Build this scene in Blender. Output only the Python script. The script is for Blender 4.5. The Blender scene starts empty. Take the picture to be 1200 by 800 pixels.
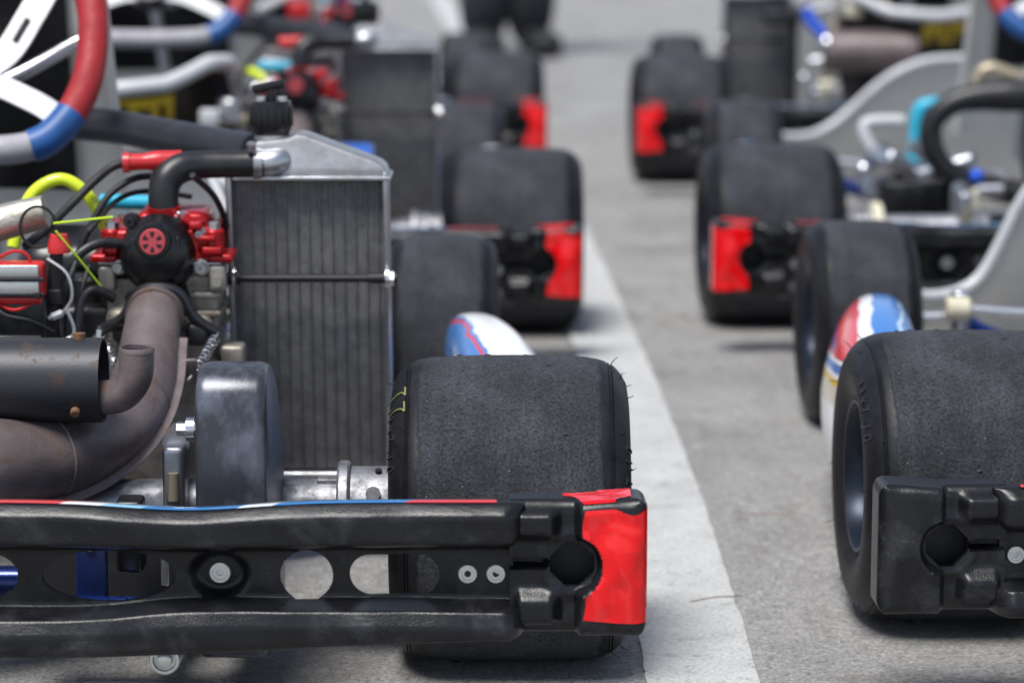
import bpy, bmesh, math, random
import numpy as np
from mathutils import Vector, Matrix
R = math.radians
PI = math.pi
random.seed(7)
sc = bpy.context.scene

# ------------------------------------------------------------------ camera
cam = bpy.data.cameras.new('camera')
cam.lens = 102.0
cam.sensor_width = 36.0
cam.clip_start = 0.05
cam.clip_end = 3000
cam.dof.use_dof = True
cam.dof.focus_distance = 2.40
cam.dof.aperture_fstop = 5.0
cam.dof.aperture_blades = 9
co = bpy.data.objects.new('camera', cam)
sc.collection.objects.link(co)
co.location = (0, 0, 0.705)
co.rotation_euler = (R(90 - 9.7), 0, 0)
sc.camera = co

# ------------------------------------------------------------------ sky and sun (bright overcast)
SUN_EL, SUN_AZ = R(66), R(-150)          # azimuth clockwise from +Y
w = bpy.data.worlds.new('World')
sc.world = w
w.use_nodes = True
wn, wl = w.node_tree.nodes, w.node_tree.links
bg = wn['Background']
sky = wn.new('ShaderNodeTexSky')
sky.sky_type = 'NISHITA'
sky.sun_disc = False
sky.sun_elevation = SUN_EL
sky.sun_rotation = SUN_AZ
sky.air_density = 1.0
sky.altitude = 1200
sky.dust_density = 0.5
hs = wn.new('ShaderNodeHueSaturation')
hs.inputs['Saturation'].default_value = 0.68
wl.new(sky.outputs[0], hs.inputs['Color'])
wl.new(hs.outputs[0], bg.inputs[0])
bg.inputs[1].default_value = 0.075
sl = bpy.data.lights.new('sun', 'SUN')
sl.energy = 2.4
sl.angle = R(24)
sl.color = (1.0, 0.975, 0.94)
so = bpy.data.objects.new('sun', sl)
sc.collection.objects.link(so)
sd = Vector((math.sin(SUN_AZ) * math.cos(SUN_EL), math.cos(SUN_AZ) * math.cos(SUN_EL), math.sin(SUN_EL)))
so.rotation_euler = sd.to_track_quat('Z', 'Y').to_euler()
so.location = sd * 30
vs = sc.view_settings
vs.view_transform = 'Standard'
vs.look = 'None'
vs.gamma = 1
vs.use_curve_mapping = False
vs.exposure = 1.08

# ------------------------------------------------------------------ materials
M = {}


def nmat(name):
    m = bpy.data.materials.new(name)
    m.use_nodes = True
    M[name] = m
    nt = m.node_tree
    return m, nt.nodes, nt.links, nt.nodes['Principled BSDF']


def noise(n, l, co_, scale, detail=4, rough=.55, dist=0):
    t = n.new('ShaderNodeTexNoise')
    t.inputs['Scale'].default_value = scale
    t.inputs['Detail'].default_value = detail
    t.inputs['Roughness'].default_value = rough
    t.inputs['Distortion'].default_value = dist
    l.new(co_, t.inputs['Vector'])
    return t.outputs[0]


def ramp(n, l, fac, stops, const=False):
    r = n.new('ShaderNodeValToRGB')
    e = r.color_ramp.elements
    while len(e) < len(stops):
        e.new(0.5)
    for k, (p, c) in enumerate(stops):
        e[k].position = p
        e[k].color = (c, c, c, 1) if isinstance(c, (int, float)) else (*c, 1)
    if const:
        r.color_ramp.interpolation = 'CONSTANT'
    l.new(fac, r.inputs[0])
    return r.outputs[0]


def mix(n, l, fac, a, b, mode='MIX'):
    m = n.new('ShaderNodeMix')
    m.data_type = 'RGBA'
    m.blend_type = mode
    for sock, v in ((m.inputs[0], fac), (m.inputs[6], a), (m.inputs[7], b)):
        if isinstance(v, (int, float)):
            sock.default_value = v
        elif isinstance(v, tuple):
            sock.default_value = (*v, 1)
        else:
            l.new(v, sock)
    return m.outputs[2]


def mth(n, l, op, a, b=0.0, c=0.0):
    m = n.new('ShaderNodeMath')
    m.operation = op
    for k, v in enumerate((a, b, c)):
        if isinstance(v, (int, float)):
            m.inputs[k].default_value = v
        else:
            l.new(v, m.inputs[k])
    return m.outputs[0]


def bump(n, l, b, h, strength, dist=0.001, prev=None):
    k = n.new('ShaderNodeBump')
    k.inputs['Strength'].default_value = strength
    k.inputs['Distance'].default_value = dist
    l.new(h, k.inputs['Height'])
    if prev is not None:
        l.new(prev, k.inputs['Normal'])
    l.new(k.outputs[0], b.inputs['Normal'])
    return k.outputs[0]


def pm(name, col, rough=.5, metal=0., col2=None, scale=30, lo=.45, hi=.7, rough2=None, bmp=0., bscale=400, bdist=.0006,
       dust=0., coat=0., spec=None, stretch=None):
    """generic worn surface: two colours through noise, patchy gloss, fine relief, a little dust"""
    m, n, l, b = nmat(name)
    tc = n.new('ShaderNodeTexCoord')
    o = tc.outputs['Object']
    if stretch:
        mp = n.new('ShaderNodeMapping')
        mp.inputs['Scale'].default_value = stretch
        l.new(o, mp.inputs[0])
        o = mp.outputs[0]
    f = ramp(n, l, noise(n, l, o, scale, 6, .65), [(lo, 0.), (hi, 1.)])
    c2 = col2 or tuple(x * .8 for x in col)
    base = mix(n, l, f, tuple(col), tuple(c2))
    if dust:
        d = ramp(n, l, noise(n, l, o, 900, 2, .5), [(.66, 0.), (.72, dust)])
        base = mix(n, l, d, base, (.35, .34, .33))
    l.new(base, b.inputs['Base Color'])
    r2 = rough if rough2 is None else rough2
    rr = n.new('ShaderNodeMapRange')
    rr.inputs[3].default_value = rough
    rr.inputs[4].default_value = r2
    l.new(f, rr.inputs[0])
    l.new(rr.outputs[0], b.inputs['Roughness'])
    b.inputs['Metallic'].default_value = metal
    b.inputs['Coat Weight'].default_value = coat
    b.inputs['Coat Roughness'].default_value = .08
    if spec is not None:
        b.inputs['Specular IOR Level'].default_value = spec
    if bmp:
        bump(n, l, b, noise(n, l, o, bscale, 3, .6), bmp, bdist)
    return m


BP = 'black_plastic'
pm('black_plastic_smooth', (.0045, .0045, .0053), .33, 0, (.013, .013, .0145), 20, .5, .8, .5, .1, 900, .0003)
pm('black_rubber', (.006, .006, .007), .55, 0, (.016, .016, .018), 40, .5, .8, .7, .12, 900, .0003)
pm('hose_rubber', (.0095, .0095, .011), .42, 0, (.024, .023, .024), 35, .5, .8, .6, .15, 800, .0003)
pm('dark_tube', (.020, .021, .027), .38, 0, (.03, .031, .038), 20)
pm('aluminium', (.50, .50, .52), .36, 1, (.28, .27, .26), 40, .45, .75, .5, .1, 600, .0003)
pm('cast_metal', (.34, .31, .27), .5, .6, (.14, .11, .08), 35, .45, .7, .7, .35, 350, .0008)
pm('bright_metal', (.62, .62, .64), .28, 1, (.36, .35, .34), 60, .5, .8, .4)
pm('steel_dark', (.05, .05, .055), .42, .8, (.022, .02, .018), 40, .45, .7, .6)
pm('guard_metal', (.040, .042, .052), .3, .3, (.19, .20, .26), 24, .45, .8, .46, .2, 260, .0005, .06, stretch=(1, 1, .6))
pm('silencer_steel', (.032, .033, .038), .46, .4, (.075, .038, .022), 30, .62, .72, .7, .2, 500, .0006, .1)
pm('rust_brown', (.13, .065, .035), .75, .3, (.22, .10, .05), 60, .4, .7, .8, .4, 500, .0008)
pm('red_anodised', (.38, .006, .008), .26, .3, (.30, .006, .008), 30, .5, .8, .4)
pm('red_plastic', (.52, .02, .022), .35, 0, (.38, .015, .02), 40, .5, .8, .45)
pm('pink_red', (.48, .06, .075), .5, 0, (.38, .04, .05), 60, .5, .8, .6)
pm('red_suede', (.33, .012, .016), .55, 0, (.25, .009, .013), 60, .4, .7, .75, .3, 900, .0006)
pm('blue_band', (.012, .085, .28), .45, 0, (.009, .06, .2), 40)
pm('grey_suede', (.33, .32, .345), .55, 0, (.27, .26, .28), 40, .4, .7, .75, .2, 900, .0005)
pm('white_plastic', (.52, .525, .535), .36, 0, (.40, .40, .41), 20, .5, .8, .5)
pm('shell_grey', (.76, .75, .72), .42, 0, (.66, .65, .62), 9, .4, .7, .55, .05, 300, .0005)
m_ = M['shell_grey']
n_, l_ = m_.node_tree.nodes, m_.node_tree.links
tr = n_.new('ShaderNodeBsdfTranslucent')
tr.inputs[0].default_value = (.75, .73, .68, 1)
mx = n_.new('ShaderNodeMixShader')
mx.inputs[0].default_value = .38
l_.new(n_['Principled BSDF'].outputs[0], mx.inputs[1])
l_.new(tr.outputs[0], mx.inputs[2])
l_.new(mx.outputs[0], n_['Material Output'].inputs[0])
pm('blue_frame', (.006, .026, .17), .25, .5, (.004, .016, .10), 25, .5, .8, .35, coat=.5)
pm('blue_plate', (.01, .022, .10), .4, .4, (.008, .015, .06), 40)
pm('blue_gloss', (.02, .10, .42), .2, 0, (.6, .62, .66), 16, .52, .56, .2, coat=.4)
pm('tyre_mark', (.028, .028, .031), .5, 0, (.022, .022, .025), 200)
pm('turquoise', (.02, .38, .55), .4, 0, (.015, .32, .48), 30)
pm('cream', (.62, .58, .44), .5, 0, (.5, .46, .34), 40)
pm('tan_metal', (.42, .36, .25), .45, .5, (.3, .25, .17), 30)
pm('gold_bolt', (.5, .42, .24), .4, .9, (.35, .28, .15), 60)
pm('orange', (.75, .2, .02), .5, 0, (.6, .15, .015), 40)
pm('lime_cord', (.62, .85, .03), .5, 0, (.5, .75, .02), 60)
pm('blue_bolt', (.02, .1, .62), .35, .4, (.015, .07, .45), 40)
pm('rim_metal', (.014, .02, .033), .35, .6, (.009, .013, .02), 40, .5, .8, .5)
pm('foil', (.55, .52, .46), .4, .8, (.35, .31, .25), 50, .4, .7, .6, .6, 120, .002)
pm('axle_metal', (.34, .34, .36), .48, .8, (.15, .15, .155), 70, .42, .65, .65, .2, 300, .0006)
pm('tank_metal', (.50, .50, .515), .46, .9, (.30, .295, .29), 34, .4, .7, .6, .3, 500, .0006)
pm('zinc', (.62, .63, .62), .38, .85, (.45, .46, .45), 120, .5, .8, .5)
pm('trousers', (.012, .012, .016), .85, 0, (.02, .02, .025), 30, .4, .7, .9, .3, 300, .001)
pm('jacket', (.03, .03, .04), .85, 0, (.05, .05, .06), 30)
pm('skin', (.45, .28, .2), .55, 0, (.4, .24, .17), 40)
pm('yellow_print', (.62, .42, .02), .5, 0, (.5, .33, .02), 40)
pm('crayon', (.22, .23, .08), .7, 0, (.2, .2, .07), 200)

# translucent lime fuel hose
m, n, l, b = nmat('lime_hose')
b.inputs['Base Color'].default_value = (.62, .72, .03, 1)
b.inputs['Roughness'].default_value = .18
b.inputs['Subsurface Weight'].default_value = .3
b.inputs['Subsurface Radius'].default_value = (.01, .01, .002)

# moulded bumper plastic: scuffed, dusty, with drawn-out scrape marks
m, n, l, b = nmat('black_plastic')
tc = n.new('ShaderNodeTexCoord')
o = tc.outputs['Object']
mp = n.new('ShaderNodeMapping')
mp.inputs['Scale'].default_value = (.25, 1, 1.6)
l.new(o, mp.inputs[0])
sc1 = ramp(n, l, noise(n, l, o, 17, 7, .68, .5), [(.50, 0.), (.68, 1.)])
sc2 = ramp(n, l, noise(n, l, mp.outputs[0], 150, 6, .7), [(.56, 0.), (.74, 1.)])
scr = mth(n, l, 'MULTIPLY', sc1, mth(n, l, 'ADD', mth(n, l, 'MULTIPLY', sc2, .8), .25))
base = mix(n, l, scr, (.0062, .0064, .0075), (.085, .085, .094))
dst = ramp(n, l, noise(n, l, o, 1100, 2, .5), [(.68, 0.), (.73, .25)])
base = mix(n, l, dst, base, (.2, .195, .19))
l.new(base, b.inputs['Base Color'])
rg = n.new('ShaderNodeMapRange')
b.inputs['Specular IOR Level'].default_value = .35
rg.inputs[3].default_value = .30
rg.inputs[4].default_value = .58
l.new(scr, rg.inputs[0])
l.new(rg.outputs[0], b.inputs['Roughness'])
p1 = bump(n, l, b, noise(n, l, o, 600, 3, .6), .45, .0005)
p2 = bump(n, l, b, sc2, .12, .0006, p1)
bump(n, l, b, noise(n, l, o, 26, 3, .5), .25, .004, p2)

# heat-stained exhaust steel
m, n, l, b = nmat('exhaust_steel')
tc = n.new('ShaderNodeTexCoord')
o = tc.outputs['Object']
base = mix(n, l, ramp(n, l, noise(n, l, o, 20, 6, .65), [(.35, 0.), (.7, 1.)]), (.125, .096, .094), (.21, .172, .168))
rst = ramp(n, l, noise(n, l, o, 34, 7, .72, .6), [(.56, 0.), (.68, .85)])
base = mix(n, l, rst, base, (.14, .070, .038))
dst = ramp(n, l, noise(n, l, o, 800, 2, .5), [(.68, 0.), (.74, .7)])
base = mix(n, l, dst, base, (.32, .29, .27))
l.new(base, b.inputs['Base Color'])
b.inputs['Metallic'].default_value = .35
rg = n.new('ShaderNodeMapRange')
rg.inputs[3].default_value = .40
rg.inputs[4].default_value = .72
l.new(rst, rg.inputs[0])
l.new(rg.outputs[0], b.inputs['Roughness'])
p1 = bump(n, l, b, noise(n, l, o, 420, 4, .7), .35, .0008)
bump(n, l, b, noise(n, l, o, 60, 4, .6), .2, .003, p1)

# tyre rubber: worn grained tread between smoother shoulders (wear follows the tread width of the tyre)
def tyre_mat(name, half):
    m, n, l, b = nmat(name)
    tc = n.new('ShaderNodeTexCoord')
    o = tc.outputs['Object']
    sx = n.new('ShaderNodeSeparateXYZ')
    l.new(o, sx.inputs[0])
    ax = mth(n, l, 'ABSOLUTE', sx.outputs[0])
    wob = mth(n, l, 'MULTIPLY', noise(n, l, o, 60, 3), .010)
    edge = mth(n, l, 'ADD', ax, wob)
    tread = ramp(n, l, mth(n, l, 'DIVIDE', edge, half), [(.955, 1.), (1.0, 0.)])
    g = noise(n, l, o, 380, 6, .8)
    gc = ramp(n, l, g, [(.36, (.0125, .013, .0155)), (.64, (.090, .094, .108))])
    patch = ramp(n, l, noise(n, l, o, 16, 4, .6), [(.35, (.5, .5, .5)), (.68, (1.1, 1.1, 1.1))])
    gc = mix(n, l, 1., gc, patch, 'MULTIPLY')
    cx = n.new('ShaderNodeCombineXYZ')
    l.new(sx.outputs[0], cx.inputs[0])
    band = ramp(n, l, noise(n, l, cx.outputs[0], 75, 4, .7), [(.3, (.7, .7, .7)), (.7, (1.2, 1.2, 1.2))])
    gc = mix(n, l, .8, gc, band, 'MULTIPLY')
    side = ramp(n, l, noise(n, l, o, 45, 4), [(.4, (.0055, .0055, .0065)), (.75, (.014, .014, .0165))])
    base = mix(n, l, tread, side, gc)
    v = n.new('ShaderNodeTexVoronoi')
    v.inputs['Scale'].default_value = 130
    l.new(o, v.inputs['Vector'])
    sp = ramp(n, l, v.outputs['Distance'], [(.045, 1.), (.075, 0.)])
    pick = n.new('ShaderNodeSeparateColor')
    l.new(v.outputs['Color'], pick.inputs[0])
    sel = mth(n, l, 'GREATER_THAN', pick.outputs[0], .72)
    spk = mth(n, l, 'MULTIPLY', mth(n, l, 'MULTIPLY', sp, sel), tread)
    base = mix(n, l, spk, base, (.33, .31, .27))
    l.new(base, b.inputs['Base Color'])
    rg = n.new('ShaderNodeMapRange')
    b.inputs['Specular IOR Level'].default_value = .3
    rg.inputs[3].default_value = .48
    rg.inputs[4].default_value = .68
    l.new(tread, rg.inputs[0])
    l.new(rg.outputs[0], b.inputs['Roughness'])
    hgt = mth(n, l, 'MULTIPLY', g, mth(n, l, 'ADD', mth(n, l, 'MULTIPLY', tread, .9), .1))
    p1 = bump(n, l, b, hgt, .9, .0028)
    bump(n, l, b, noise(n, l, o, 130, 3), .2, .002, p1)


tyre_mat('tyre_rear', .083)
tyre_mat('tyre_front', .052)

# red corner sticker: glossy vinyl with creases
m, n, l, b = nmat('red_sticker')
tc = n.new('ShaderNodeTexCoord')
o = tc.outputs['Object']
mp = n.new('ShaderNodeMapping')
mp.inputs['Scale'].default_value = (.5, 1, 2.)
l.new(o, mp.inputs[0])
rub = ramp(n, l, noise(n, l, mp.outputs[0], 70, 6, .75), [(.64, 0.), (.74, .55)])
l.new(mix(n, l, rub, (.74, .002, .005), (.16, .006, .008)), b.inputs['Base Color'])
b.inputs['Specular IOR Level'].default_value = .45
b.inputs['Roughness'].default_value = .13
b.inputs['Coat Weight'].default_value = .25
b.inputs['Coat Roughness'].default_value = .12
p1 = bump(n, l, b, noise(n, l, o, 38, 1.5, .4, .2), .55, .009)
bump(n, l, b, noise(n, l, o, 500, 2), .05, .0004, p1)

# printed bumper strip: red centre, white and blue outward
m, n, l, b = nmat('strip_print')
tc = n.new('ShaderNodeTexCoord')
o = tc.outputs['Object']
sx = n.new('ShaderNodeSeparateXYZ')
l.new(o, sx.inputs[0])
ax = mth(n, l, 'ABSOLUTE', sx.outputs[0])
q = mth(n, l, 'ADD', mth(n, l, 'MULTIPLY', ax, 1.0), mth(n, l, 'MULTIPLY', sx.outputs[1], -1.4))
c = ramp(n, l, mth(n, l, 'SUBTRACT', q, .25),
         [(0., (.62, .03, .03)), (.335, (.75, .75, .75)), (.365, (.25, .5, .72)), (.395, (.02, .16, .42)), (.47, (.68, .7, .73)),
          (.50, (.02, .16, .42)), (.60, (.6, .02, .02))], True)
l.new(c, b.inputs['Base Color'])
b.inputs['Roughness'].default_value = .2
b.inputs['Coat Weight'].default_value = 1.
b.inputs['Coat Roughness'].default_value = .15

# printed sidepod: white with blue, red and yellow slanted panels
def pod_mat(name, seed):
    m, n, l, b = nmat(name)
    tc = n.new('ShaderNodeTexCoord')
    o = tc.outputs['Object']
    sx = n.new('ShaderNodeSeparateXYZ')
    l.new(o, sx.inputs[0])
    ax = mth(n, l, 'ABSOLUTE', sx.outputs[0])
    wob = mth(n, l, 'MULTIPLY', mth(n, l, 'SUBTRACT', noise(n, l, o, 14, 2, .5), .5), .05)
    W_, B_, R_, Y_ = (.76, .76, .76), (.025, .17, .50), (.60, .025, .03), (.72, .48, .02)
    if seed == 0:   # right-hand pods: blue inner edge, red fleck, white, thin red outer line
        q = mth(n, l, 'ADD', mth(n, l, 'MULTIPLY', sx.outputs[1], .12), mth(n, l, 'ADD', ax, mth(n, l, 'MULTIPLY', wob, .4)))
        c = ramp(n, l, mth(n, l, 'MULTIPLY', mth(n, l, 'SUBTRACT', q, .55), 5.),
                 [(0., W_), (.27, B_), (.345, R_), (.365, B_), (.385, W_), (.665, B_), (.695, R_), (.74, W_)], True)
    else:           # left-hand pods: big blue and red panels split by a white diagonal
        zz = mth(n, l, 'ADD', sx.outputs[2], mth(n, l, 'MULTIPLY', mth(n, l, 'SUBTRACT', sx.outputs[1], .5), .10))
        zz = mth(n, l, 'ADD', zz, mth(n, l, 'MULTIPLY', wob, .2))
        low = ramp(n, l, mth(n, l, 'MULTIPLY', zz, 4.), [(0., W_), (.50, (.66, .60, .48)), (.575, Y_), (.605, W_), (.625, B_), (.66, W_), (.675, R_)], True)
        q = mth(n, l, 'ADD', mth(n, l, 'SUBTRACT', .66, ax), mth(n, l, 'MULTIPLY', mth(n, l, 'SUBTRACT', sx.outputs[1], .5), -.16))
        q = mth(n, l, 'ADD', q, mth(n, l, 'MULTIPLY', wob, .25))
        top_ = ramp(n, l, mth(n, l, 'MULTIPLY', q, 7.), [(0., (.16, .06, .25)), (.20, R_), (.36, W_), (.46, B_), (.66, (.45, .6, .75)), (.69, B_), (.80, R_)], True)
        c = mix(n, l, mth(n, l, 'GREATER_THAN', zz, .173), low, top_)
    l.new(c, b.inputs['Base Color'])
    b.inputs['Roughness'].default_value = .26
    b.inputs['Coat Weight'].default_value = .4
    b.inputs['Coat Roughness'].default_value = .1


pod_mat('pod_print_right', 0)
pod_mat('pod_print_left', 1)

# radiator core: fine horizontal fins
m, n, l, b = nmat('radiator_core')
tc = n.new('ShaderNodeTexCoord')
o = tc.outputs['Object']
sx = n.new('ShaderNodeSeparateXYZ')
l.new(o, sx.inputs[0])
zig = mth(n, l, 'ADD', mth(n, l, 'MULTIPLY', sx.outputs[2], 2900.), mth(n, l, 'MULTIPLY', noise(n, l, o, 90, 2), 2.5))
wv = mth(n, l, 'ADD', mth(n, l, 'MULTIPLY', mth(n, l, 'SINE', zig), .5), .5)
dirt = noise(n, l, o, 60, 6, .75)
cc = mix(n, l, wv, (.040, .040, .043), (.30, .295, .29))
cc = mix(n, l, ramp(n, l, dirt, [(.35, .0), (.62, .6)]), cc, (.045, .045, .048))
l.new(cc, b.inputs['Base Color'])
b.inputs['Metallic'].default_value = .0
b.inputs['Roughness'].default_value = .6
bump(n, l, b, wv, .5, .001)

# concrete
def concrete(name, c_lo, c_hi, dark, paint=None):
    m, n, l, b = nmat(name)
    tc = n.new('ShaderNodeTexCoord')
    o = tc.outputs['Object']
    mp = n.new('ShaderNodeMapping')
    mp.inputs['Scale'].default_value = (1, .35, 1)
    l.new(o, mp.inputs[0])
    base = mix(n, l, ramp(n, l, noise(n, l, o, 3.2, 6, .65), [(.32, 0.), (.68, 1.)]), c_lo, c_hi)
    fine = ramp(n, l, noise(n, l, o, 230, 6, .85), [(.38, .25), (.62, 1.65)])
    base = mix(n, l, .8, base, fine, 'MULTIPLY')
    mid = ramp(n, l, noise(n, l, o, 75, 4, .7), [(.35, .72), (.65, 1.22)])
    base = mix(n, l, .8, base, mid, 'MULTIPLY')
    stk = ramp(n, l, noise(n, l, mp.outputs[0], 26, 5, .7, .4), [(.52, 0.), (.72, .55)])
    base = mix(n, l, stk, base, dark)
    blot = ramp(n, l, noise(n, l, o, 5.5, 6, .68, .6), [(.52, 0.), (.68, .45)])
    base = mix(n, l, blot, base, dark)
    v = n.new('ShaderNodeTexVoronoi')
    v.inputs['Scale'].default_value = 85
    l.new(o, v.inputs['Vector'])
    pick = n.new('ShaderNodeSeparateColor')
    l.new(v.outputs['Color'], pick.inputs[0])
    pits = mth(n, l, 'MULTIPLY', ramp(n, l, v.outputs['Distance'], [(.09, 1.), (.16, 0.)]), mth(n, l, 'GREATER_THAN', pick.outputs[1], .45))
    base = mix(n, l, mth(n, l, 'MULTIPLY', pits, .75), base, tuple(x * .35 for x in c_lo))
    if paint:
        wear = ramp(n, l, noise(n, l, o, 55, 6, .75), [(.56, 0.), (.67, .8)])
        wear2 = ramp(n, l, noise(n, l, o, 9, 4, .6), [(.5, 0.), (.75, .3)])
        p = mix(n, l, ramp(n, l, noise(n, l, o, 14, 5, .6), [(.3, 0.), (.7, 1.)]), paint, tuple(x * .8 for x in paint))
        p = mix(n, l, .35, p, fine, 'MULTIPLY')
        p = mix(n, l, wear2, p, base)
        base = mix(n, l, wear, p, base)
    l.new(base, b.inputs['Base Color'])
    b.inputs['Roughness'].default_value = .7
    h = mth(n, l, 'ADD', noise(n, l, o, 240, 4, .7), mth(n, l, 'MULTIPLY', pits, -1.))
    p1 = bump(n, l, b, h, .8, .003)
    bump(n, l, b, noise(n, l, o, 22, 4), .25, .006, p1)


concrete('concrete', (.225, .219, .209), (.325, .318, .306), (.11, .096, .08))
concrete('line_paint', (.22, .216, .21), (.31, .306, .298), (.17, .16, .148), (.52, .525, .515))


# ------------------------------------------------------------------ geometry helpers: every one returns (verts, faces)
def vadd(parts):
    V, F = [], []
    for v, f in parts:
        k = len(V)
        V.extend(v)
        F.extend([tuple(i + k for i in q) for q in f])
    return V, F


def xf(g, loc=(0, 0, 0), rot=None, scl=None):
    m = Matrix.Translation(loc)
    if rot:
        m = m @ (Matrix.Rotation(rot[2], 4, 'Z') @ Matrix.Rotation(rot[1], 4, 'Y') @ Matrix.Rotation(rot[0], 4, 'X'))
    if scl:
        m = m @ Matrix.Diagonal((*scl, 1))
    F = g[1]
    if scl and scl[0] * scl[1] * scl[2] < 0:
        F = [tuple(reversed(f)) for f in F]
    return [tuple(m @ Vector(p)) for p in g[0]], F


def mirx(g):
    return [(-x, y, z) for x, y, z in g[0]], [tuple(reversed(f)) for f in g[1]]


def rbox(c, s, r=.003, k=3, rot=None):
    """box with rounded edges"""
    h = [x / 2 for x in s]
    r = min(r, min(h) * .98)
    ax = []
    for d in range(3):
        a = [-h[d] + r * (1 - math.cos(i / k * PI / 2)) for i in range(k + 1)]
        ax.append(a + [-x for x in reversed(a)])
    N = 2 * (k + 1)
    idx, V, F = {}, [], []

    def vid(i, j, q):
        t = (i, j, q)
        if t not in idx:
            p = Vector((ax[0][i], ax[1][j], ax[2][q]))
            inn = Vector([max(-(h[d] - r), min(h[d] - r, p[d])) for d in range(3)])
            dd = p - inn
            if dd.length > 1e-9:
                p = inn + dd.normalized() * r
            idx[t] = len(V)
            V.append(tuple(p))
        return idx[t]
    for d in range(3):
        e, f_ = [x for x in range(3) if x != d]
        for side in (0, N - 1):
            for i in range(N - 1):
                for j in range(N - 1):
                    q = []
                    for (a, b2) in ((i, j), (i + 1, j), (i + 1, j + 1), (i, j + 1)):
                        t = [0, 0, 0]
                        t[d], t[e], t[f_] = side, a, b2
                        q.append(vid(*t))
                    flip = (side == 0) ^ (d == 1)
                    F.append(tuple(reversed(q)) if flip else tuple(q))
    return xf((V, F), c, rot)


def catmull(pts, n):
    P = [Vector(p) for p in pts]
    if len(P) == 2:
        return [P[0].lerp(P[1], i / n) for i in range(n + 1)]
    P = [2 * P[0] - P[1]] + P + [2 * P[-1] - P[-2]]
    out = []
    for k in range(1, len(P) - 2):
        for i in range(n):
            t = i / n
            a, b2, c2, d = P[k - 1], P[k], P[k + 1], P[k + 2]
            out.append(.5 * ((2 * b2) + (-a + c2) * t + (2 * a - 5 * b2 + 4 * c2 - d) * t * t + (-a + 3 * b2 - 3 * c2 + d) * t ** 3))
    out.append(P[-2])
    return out


def frames(P):
    T = [(P[min(i + 1, len(P) - 1)] - P[max(i - 1, 0)]).normalized() for i in range(len(P))]
    up = Vector((0, 0, 1)) if abs(T[0].z) < .9 else Vector((1, 0, 0))
    nrm = (up - T[0] * up.dot(T[0])).normalized()
    out = []
    for t in T:
        nrm = (nrm - t * nrm.dot(t)).normalized()
        out.append((nrm, t.cross(nrm)))
    return out


def tube(pts, r, seg=12, n=8, caps=True, ell=None, smooth=True):
    P = catmull(pts, n) if smooth else [Vector(p) for p in pts]
    Fm = frames(P)
    V, F = [], []
    L = len(P)
    for i, p in enumerate(P):
        t = i / (L - 1)
        if callable(r):
            q = r(t)
        elif isinstance(r, (list, tuple)):
            x = t * (len(r) - 1)
            k = min(int(x), len(r) - 2)
            q = r[k] + (r[k + 1] - r[k]) * (x - k)
        else:
            q = r
        for j in range(seg):
            a = 2 * PI * j / seg
            ea, eb = ell or (1, 1)
            V.append(tuple(p + Fm[i][0] * (math.cos(a) * q * ea) + Fm[i][1] * (math.sin(a) * q * eb)))
    for i in range(L - 1):
        for j in range(seg):
            F.append((i * seg + j, i * seg + (j + 1) % seg, (i + 1) * seg + (j + 1) % seg, (i + 1) * seg + j))
    if caps:
        F.append(tuple(reversed(range(seg))))
        F.append(tuple(range((L - 1) * seg, L * seg)))
    return V, F


def lathe(prof, o=(0, 0, 0), axis='x', seg=32, closed=False):
    """prof: (axial, radius); revolve round the axis through o"""
    V, F = [], []
    n_ = len(prof)
    for a, r in prof:
        for j in range(seg):
            t = 2 * PI * j / seg
            c2, s2 = math.cos(t) * r, math.sin(t) * r
            p = {'x': (a, c2, s2), 'y': (s2, a, c2), 'z': (c2, s2, a)}[axis]
            V.append((p[0] + o[0], p[1] + o[1], p[2] + o[2]))
    for i in range(n_ - 1):
        for j in range(seg):
            F.append((i * seg + j, i * seg + (j + 1) % seg, (i + 1) * seg + (j + 1) % seg, (i + 1) * seg + j))
    if closed:
        for j in range(seg):
            F.append(((n_ - 1) * seg + j, (n_ - 1) * seg + (j + 1) % seg, (j + 1) % seg, j))
    else:
        if prof[0][1] > 1e-6:
            F.append(tuple(reversed(range(seg))))
        if prof[-1][1] > 1e-6:
            F.append(tuple(range((n_ - 1) * seg, n_ * seg)))
    return V, F


def cyl(a, b_, r, seg=16, r2=None, bev=.0):
    a, b_ = Vector(a), Vector(b_)
    d = b_ - a
    L = d.length
    r2 = r if r2 is None else r2
    pr = [(0, r), (L, r2)] if not bev else [(0, r - bev), (bev, r), (L - bev, r2), (L, r2 - bev)]
    V, F = lathe(pr, (0, 0, 0), 'z', seg)
    q = d.to_track_quat('Z', 'Y').to_matrix().to_4x4()
    m_ = Matrix.Translation(a) @ q
    return [tuple(m_ @ Vector(p)) for p in V], F


def prism(poly, o, ea, eb, ed, depth, bev=.0, seg=2):
    """polygon in the plane o + a*ea + b*eb, extruded by depth along ed"""
    bm = bmesh.new()
    o, ea, eb, ed = Vector(o), Vector(ea), Vector(eb), Vector(ed)
    vs_ = [bm.verts.new(o + ea * p[0] + eb * p[1]) for p in poly]
    f = bm.faces.new(vs_)
    ret = bmesh.ops.extrude_face_region(bm, geom=[f])
    bmesh.ops.translate(bm, vec=ed * depth, verts=[e for e in ret['geom'] if isinstance(e, bmesh.types.BMVert)])
    bmesh.ops.recalc_face_normals(bm, faces=bm.faces)
    if bev:
        bmesh.ops.bevel(bm, geom=list(bm.edges), offset=bev, segments=seg, affect='EDGES', profile=.5)
    bm.verts.ensure_lookup_table()
    bm.verts.index_update()
    g = [tuple(v.co) for v in bm.verts], [tuple(v.index for v in f.verts) for f in bm.faces]
    bm.free()
    return g


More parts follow.
